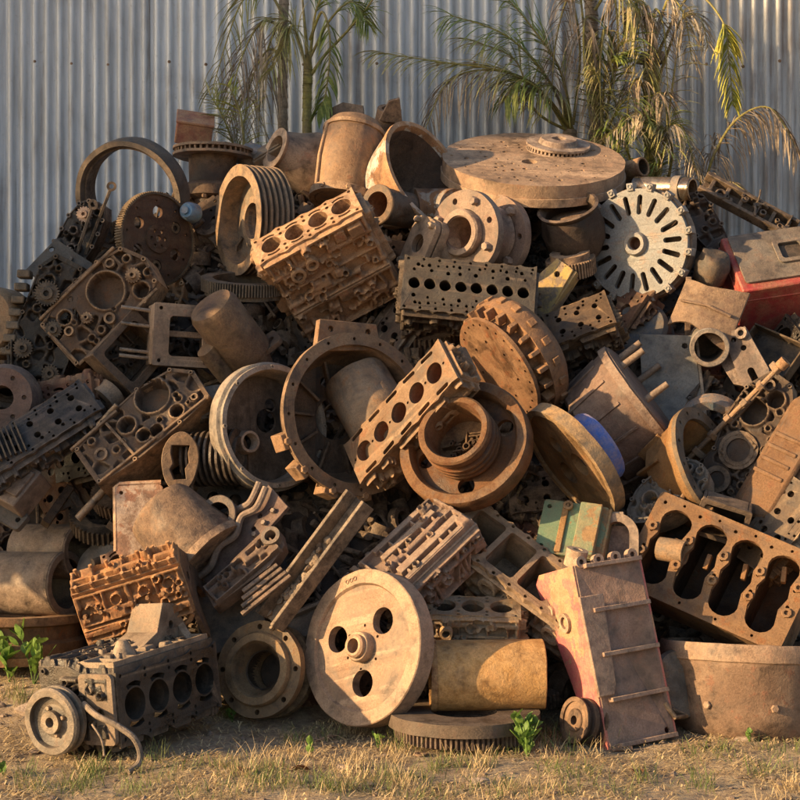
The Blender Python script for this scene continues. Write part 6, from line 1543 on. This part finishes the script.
# ---------------------------------------------------------------- castings half buried in the gaps between the named ones
def filler(kind, px, py, dy, rr):
    zz = (rr.uniform(-0.8, 0.3), rr.uniform(-0.1, 0.9), rr.uniform(0.4, 1.0)); a = rr.uniform(-1.2, 1.2); xx = (math.cos(a), math.sin(a), 0.1)
    g = 'castings buried in the gaps of the heap'
    if kind == 0:
        t = T('buried_head_casting', 'dark cylinder head buried in a gap between bigger castings', 'cylinder head', px, py, dy, zz, xx, rr.choice(('brown', 'dark', 'dark', 'rust')), 'heads ' + g[8:])
        cylinder_head(t, rr.choice((3, 4)), 22, 44, 30, 0.28, rr.random() < 0.5, 1.4)
    elif kind == 1:
        t = T('buried_sleeve', 'rusty pipe sleeve buried in a gap between bigger castings', 'pipe', px, py, dy, zz, xx, rr.choice(('brown', 'rust', 'dark')), 'sleeves ' + g[8:])
        sleeve(t, rr.uniform(16, 28), rr.uniform(40, 70), 5, lip=1.5)
    elif kind == 2:
        t = T('buried_gear', 'brown gear wheel buried in a gap between bigger castings', 'gear', px, py, dy, zz, xx, rr.choice(('brown', 'rust', 'dark')), 'gears ' + g[8:])
        R = rr.uniform(26, 40); spur_gear(t, R, 14, 44, R*0.55, 3); t.part('web', MB().plate(circle(R*0.56, 36), [circle(R*0.15, 14)] + [circle(R*0.09, 10, R*0.36*math.cos(q), R*0.36*math.sin(q)) for q in (0, 1.57, 3.14, 4.71)], -3, 3))
    elif kind == 3:
        t = T('buried_case', 'pitted cast case buried in a gap between bigger castings', 'casting', px, py, dy, zz, xx, rr.choice(('brown', 'dark', 'rust', 'dark', 'tan')), 'cases ' + g[8:])
        cover(t, blob(rr.uniform(30, 40), 18, 0.06, rr.randint(0, 99), rr.uniform(1, 1.4), 0.9), 34, [circle(10, 20, 4, 3), slot(-18, -6, 14, 6, 0.6)], lumps=1.4)
    else:
        t = T('buried_block', 'grimy engine block buried in a gap between bigger castings', 'engine block', px, py, dy, zz, xx, rr.choice(('brown', 'dark', 'dark', 'rust')), 'blocks ' + g[8:])
        engine_block(t, 4, 24, 9.4, 38, 66, dens=1.0)
    bpy.context.view_layer.update()
    name_by_neighbour(t.root, ('cylinder head', 'rusty pipe sleeve', 'brown gear', 'pitted cast case', 'grimy engine block')[kind])
HERO = [o for o in bpy.data.objects if o.parent is None and o.type == 'EMPTY' and o.get('category') and o.get('category') not in ('palm', 'tree', 'fence')]
USED = set()
def name_by_neighbour(root, what):
    for h in sorted(HERO, key=lambda o: (o.matrix_world.translation - root.matrix_world.translation).length):
        lab = '%s buried in the heap behind the %s' % (what, h.name.split('.')[0].replace('_', ' '))
        if lab not in USED and '.' not in h.name:
            USED.add(lab); root['label'] = lab; return
bpy.context.view_layer.update()
t = T('short_liner', 'short hollow liner with a dark mouth between the sleeves and the dark cup', 'pipe', 96, 606, 0.42, z=(0.62, -0.02, 0.78), x=(0, 1, 0), mat='greytan', tint=(0.3, 0.5, 0.4))
sleeve(t, 21, 40, 4, lip=1.2)
RF = random.Random(42)
spots = [(75, 400), (100, 460), (60, 500), (125, 490), (30, 610), (110, 520), (200, 240), (215, 300), (240, 345), (190, 420), (235, 500), (270, 500), (300, 330), (300, 520), (330, 500), (290, 270), (395, 260), (430, 330), (400, 340), (510, 270), (545, 330), (540, 400), (540, 500), (545, 560), (480, 500), (440, 490), (500, 470), (620, 310), (650, 300), (690, 270), (690, 300), (680, 400), (720, 380), (760, 400), (790, 370), (700, 540), (640, 520), (600, 500), (560, 640), (590, 620), (640, 640), (420, 600), (380, 580), (300, 650), (220, 640), (340, 200), (290, 190), (620, 190), (10, 540), (20, 420), (650, 600), (540, 690), (420, 690), (330, 690), (160, 560), (560, 250), (150, 290), (320, 610), (780, 600), (360, 300)]
for i, (px, py) in enumerate(spots):
    filler(RF.choice((0, 1, 2, 3, 3, 4)) if i % 2 else RF.choice((0, 3, 4)), px + RF.uniform(-6, 6), py + RF.uniform(-6, 6), 0.28 + RF.uniform(-0.02, 0.10), RF)

# ---------------------------------------------------------------- ground cover
def ground_stuff():
    rr = random.Random(9)
    def spot(front=-1.35, back=0.35):
        y = rr.uniform(front, back); x = rr.uniform(-2.3, 2.3)*(7 + y)/7*0.95
        return x, y
    mb = MB()                                       # straw litter
    for _ in range(26000):
        x, y = spot(-1.4, 0.9)
        if noise.noise(Vector((x*2.2, y*2.2, 9))) < -0.12 and rr.random() < 0.75: continue
        a = rr.uniform(0, TAU); L = rr.uniform(0.015, 0.075); w = rr.uniform(0.0012, 0.0030)
        p = Vector((x, y, gz(x, y) + rr.uniform(0.002, 0.012))); d = Vector((math.cos(a), math.sin(a), rr.uniform(-0.1, 0.35))).normalized()
        sd = Vector((-d.y, d.x, 0)).normalized()*w; m = p + d*L*0.5 + Vector((0, 0, rr.uniform(0, 0.012))); o = len(mb.v); e = p + d*L
        mb.v += [p - sd, p + sd, m - sd, m + sd, e - sd*0.4, e + sd*0.4]; mb.f += [(o, o+1, o+3, o+2), (o+2, o+3, o+5, o+4)]
    ob = build(mb, 'dry_straw', M['straw'], kind='stuff'); ob["label"] = 'dry straw litter scattered over the dirt in front of the heap'; ob["category"] = 'straw'
    for (nm, mt, tufts, lab, hs) in (('grass', 'grass', 170, 'short green grass tufts growing in the dirt', (0.02, 0.085)), ('dry_grass', 'straw', 95, 'dry yellow grass tufts standing in the dirt', (0.02, 0.09))):
        mb = MB(); made = 0
        fixed = [(330, 738), (402, 750), (560, 752), (602, 748), (232, 720), (150, 762), (90, 775), (640, 780), (764, 776), (440, 770), (300, 745), (545, 742), (215, 712), (20, 700), (60, 690), (700, 790), (380, 780), (330, 790)] if nm == 'grass' else [(420, 790), (480, 770), (250, 765), (350, 775), (585, 760)]
        while made < tufts:
            x, y = spot(-1.25, 0.28); big = made < 2*len(fixed)
            if big: q = ground_hit(*fixed[made % len(fixed)]); x, y = q.x + rr.gauss(0, 0.03), q.y + rr.gauss(0, 0.03)
            k = noise.noise(Vector((x*1.6, y*1.6, 3 if nm == 'grass' else 6)))
            if not big and k < 0.08: continue
            if not big and y > -0.25 and rr.random() < 0.6: continue
            made += 1
            for _ in range(rr.randint(12, 34)):
                px, py = x + rr.gauss(0, 0.035), y + rr.gauss(0, 0.035); a = rr.uniform(0, TAU)
                leaflet(mb, Vector((px, py, gz(px, py) - 0.004)), Vector((math.cos(a)*0.35, math.sin(a)*0.35, 1)).normalized(), rr.uniform(*hs)*(1.5 if big else 1.0), rr.uniform(0.002, 0.0045), rr.uniform(0.2, 1.0), rr, 3)
        ob = build(mb, nm, M[mt], kind='stuff'); ob["label"] = lab; ob["category"] = 'grass'
    mb = MB()
    for _ in range(900):                            # grit and small stones
        x, y = spot(-1.4, 0.6); r = abs(rr.gauss(0, 0.008)) + 0.004
        G = Matrix.Translation((x, y, gz(x, y) + r*0.2)) @ Matrix.Rotation(rr.uniform(0, 6), 4, 'Z') @ Matrix.Diagonal((1, rr.uniform(0.6, 1), rr.uniform(0.4, 0.8), 1))
        mb.lathe([(0, -r), (r*rr.uniform(0.7, 1), -r*0.4), (r*rr.uniform(0.8, 1.1), r*0.3), (0, r)], 6, G, False)
    ob = build(mb, 'gravel', M['soil'], kind='stuff', tint=(0.4, .5, .2), jitter=0.003); ob["label"] = 'grit and small stones on the dirt'; ob["category"] = 'gravel'
ground_stuff()
def weed(px, py, label, h, nleaf, seed, lw=0.035):
    """broad-leaved seedling on the ground where its foot stands in the picture"""
    rr = random.Random(seed); p = ground_hit(px, py)
    e = bpy.data.objects.new('weed', None); COL.objects.link(e); e.location = p; e["label"] = label; e["category"] = 'weed'
    mb = MB(); tops = []
    for k in range(max(2, nleaf//4)):
        q = Vector((rr.uniform(-.4, .4)*h, rr.uniform(-.4, .4)*h, h*rr.uniform(0.7, 1.0))); mb.tube([(0, 0, -0.01), q*0.5 + Vector((0, 0, 0.1*h)), q], 0.003, 5, 0.0015); tops.append(q)
    build(mb, 'stem', M['leaf'], e)
    for k in range(nleaf):
        q = rr.choice(tops)*rr.uniform(0.12, 1.0); a = rr.uniform(0, TAU); L = lw*rr.uniform(0.9, 1.5); w = lw*rr.uniform(0.7, 1.0)
        F = Matrix.Translation(q) @ Matrix.Rotation(a, 4, 'Z') @ Matrix.Rotation(rr.uniform(-1.5, -0.45), 4, 'Y') @ Matrix.Rotation(rr.uniform(-.5, .5), 4, 'X')
        m2 = MB(); row = []
        for i in range(7):
            f = i/6; ww = w*0.5*math.sin(math.pi*min(1, f*0.93 + 0.05))**0.8
            m2.v += [F @ Vector((f*L, -ww, 0.15*ww)), F @ Vector((f*L, 0, -0.08*w)), F @ Vector((f*L, ww, 0.15*ww))]
        m2.f = [(3*i + j, 3*i + j + 1, 3*i + j + 4, 3*i + j + 3) for i in range(6) for j in range(2)]
        build(m2, 'leaf', M['leaf'], e)
weed(10, 682, 'leafy green weed by the flat wheel rim at the left', 0.22, 16, 1, 0.065)
weed(34, 684, 'round-leaved green weed in front of the flat wheel rim', 0.24, 16, 2, 0.065)
weed(528, 757, 'bright green bushy weed beside the toothed ground disc', 0.17, 44, 3, 0.042)
weed(4, 776, 'small weed at the frame edge in front of the black-decked block', 0.10, 6, 4, 0.04)
weed(308, 757, 'tiny upright seedling in front of the flanged ring', 0.06, 3, 5, 0.04)
weed(232, 722, 'low green weed at the foot of the flanged ring', 0.05, 10, 6, 0.03)
weed(750, 742, 'small green sprout at the foot of the round tub', 0.05, 6, 7, 0.025)
weed(378, 748, 'thin green sprout in front of the holed flywheel', 0.07, 6, 8, 0.03)
on_ground = ground_hit
for (px, py, s, lab) in ((310, 772, 0.05, 'curled red brown dry leaf on the dirt in front of the holed flywheel'), (245, 776, 0.045, 'dark dry leaf on the dirt in front of the flanged ring'), (640, 778, 0.05, 'dry brown leaf on the dirt in front of the red sump')):
    e = build(MB(), 'fallen_leaf', M['dryleaf'])
    mb = MB()
    for i in range(7):
        f = i/6; w = s*0.6*math.sin(math.pi*min(1, f + 0.04)); mb.v += [Vector((f*s*1.6, -w, 0.5*w)), Vector((f*s*1.6, 0, 0.03*s*math.sin(f*6))), Vector((f*s*1.6, w, 0.7*w))]
    mb.f = [(3*i + j, 3*i + j + 1, 3*i + j + 4, 3*i + j + 3) for i in range(6) for j in range(2)]
    bpy.data.objects.remove(e); e = build(mb, 'fallen_leaf', M['dryleaf']); e.location = on_ground(px, py) + Vector((0, 0, 0.006)); e.rotation_euler = (0.1, -0.15, px*0.7)
    e["label"] = lab; e["category"] = 'leaf'
for k, (px, py, r, lab) in enumerate(((775, 738, 0.04, 'pale stone at the foot of the round tub'), (745, 741, 0.03, 'small pale stone beside the round tub foot'), (345, 770, 0.025, 'flat grey stone on the dirt in front of the holed flywheel'), (30, 712, 0.05, 'long dark stone on the dirt left of the crank pulley'), (480, 785, 0.035, 'dark flat stone on the dirt in front of the toothed disc'))):
    rr = random.Random(k + 50); mb = MB(); mb.lathe([(0, -0.5*r), (r*0.9, -0.35*r), (r, 0.1*r), (r*0.7, 0.5*r), (0, 0.6*r)], 9, Matrix.Diagonal((1.5, 1, 1, 1)), False)
    e = build(mb, 'stone', M['soil'], tint=(0.8, 0.5, 0.1), jitter=r*0.4, seed=k); e.location = on_ground(px, py) + Vector((0, 0, r*0.2)); e["label"] = lab; e["category"] = 'stone'

for k, (px, py, lab) in enumerate(((612, 752, 'rusty bolt lying on the dirt before the red sump'), (330, 742, 'bent rusty rod on the dirt before the flanged ring'), (420, 756, 'small rusty washer on the dirt before the toothed disc'), (700, 748, 'rusty nut on the dirt before the round tub'))):
    P = on_ground(px, py); e = bpy.data.objects.new(('bolt_scrap', 'rod_scrap', 'washer_scrap', 'nut_scrap')[k], None); COL.objects.link(e); e.location = P + Vector((0, 0, 0.008)); e.rotation_euler = (0, 0, 0.7*k); e["label"] = lab; e["category"] = ('bolt', 'rod', 'washer', 'nut')[k]
    if k == 0: build(MB().cyl((0, 0, 0), (0.07, 0, 0.004), 0.007, None, 8), 'shank', M['rust'], e, tint=(.6, .5, .6)); build(MB().cyl((0.07, 0, 0.004), (0.084, 0, 0.005), 0.013, None, 6), 'bolt_head', M['rust'], e, tint=(.6, .5, .6))
    elif k == 1: build(MB().tube([(-0.12, 0, 0), (0, 0.01, 0.012), (0.09, 0.03, 0.004), (0.12, 0.07, 0)], 0.006, 7), 'rod', M['rust'], e, tint=(.6, .5, .6)); build(MB().ring(0.005, 0.012, -0.004, 0.004, 12, Matrix.Translation((-0.128, 0, 0.004))), 'rod_eye', M['rust'], e, tint=(.6, .5, .6))
    elif k == 2: build(MB().ring(0.012, 0.028, -0.003, 0.003, 24), 'washer', M['rust'], e, tint=(.6, .5, .6))
    else: build(MB().lathe([(0.009, -0.008), (0.018, -0.008), (0.018, 0.008), (0.009, 0.008)], 6), 'nut', M['brown'], e, tint=(.6, .5, .6))
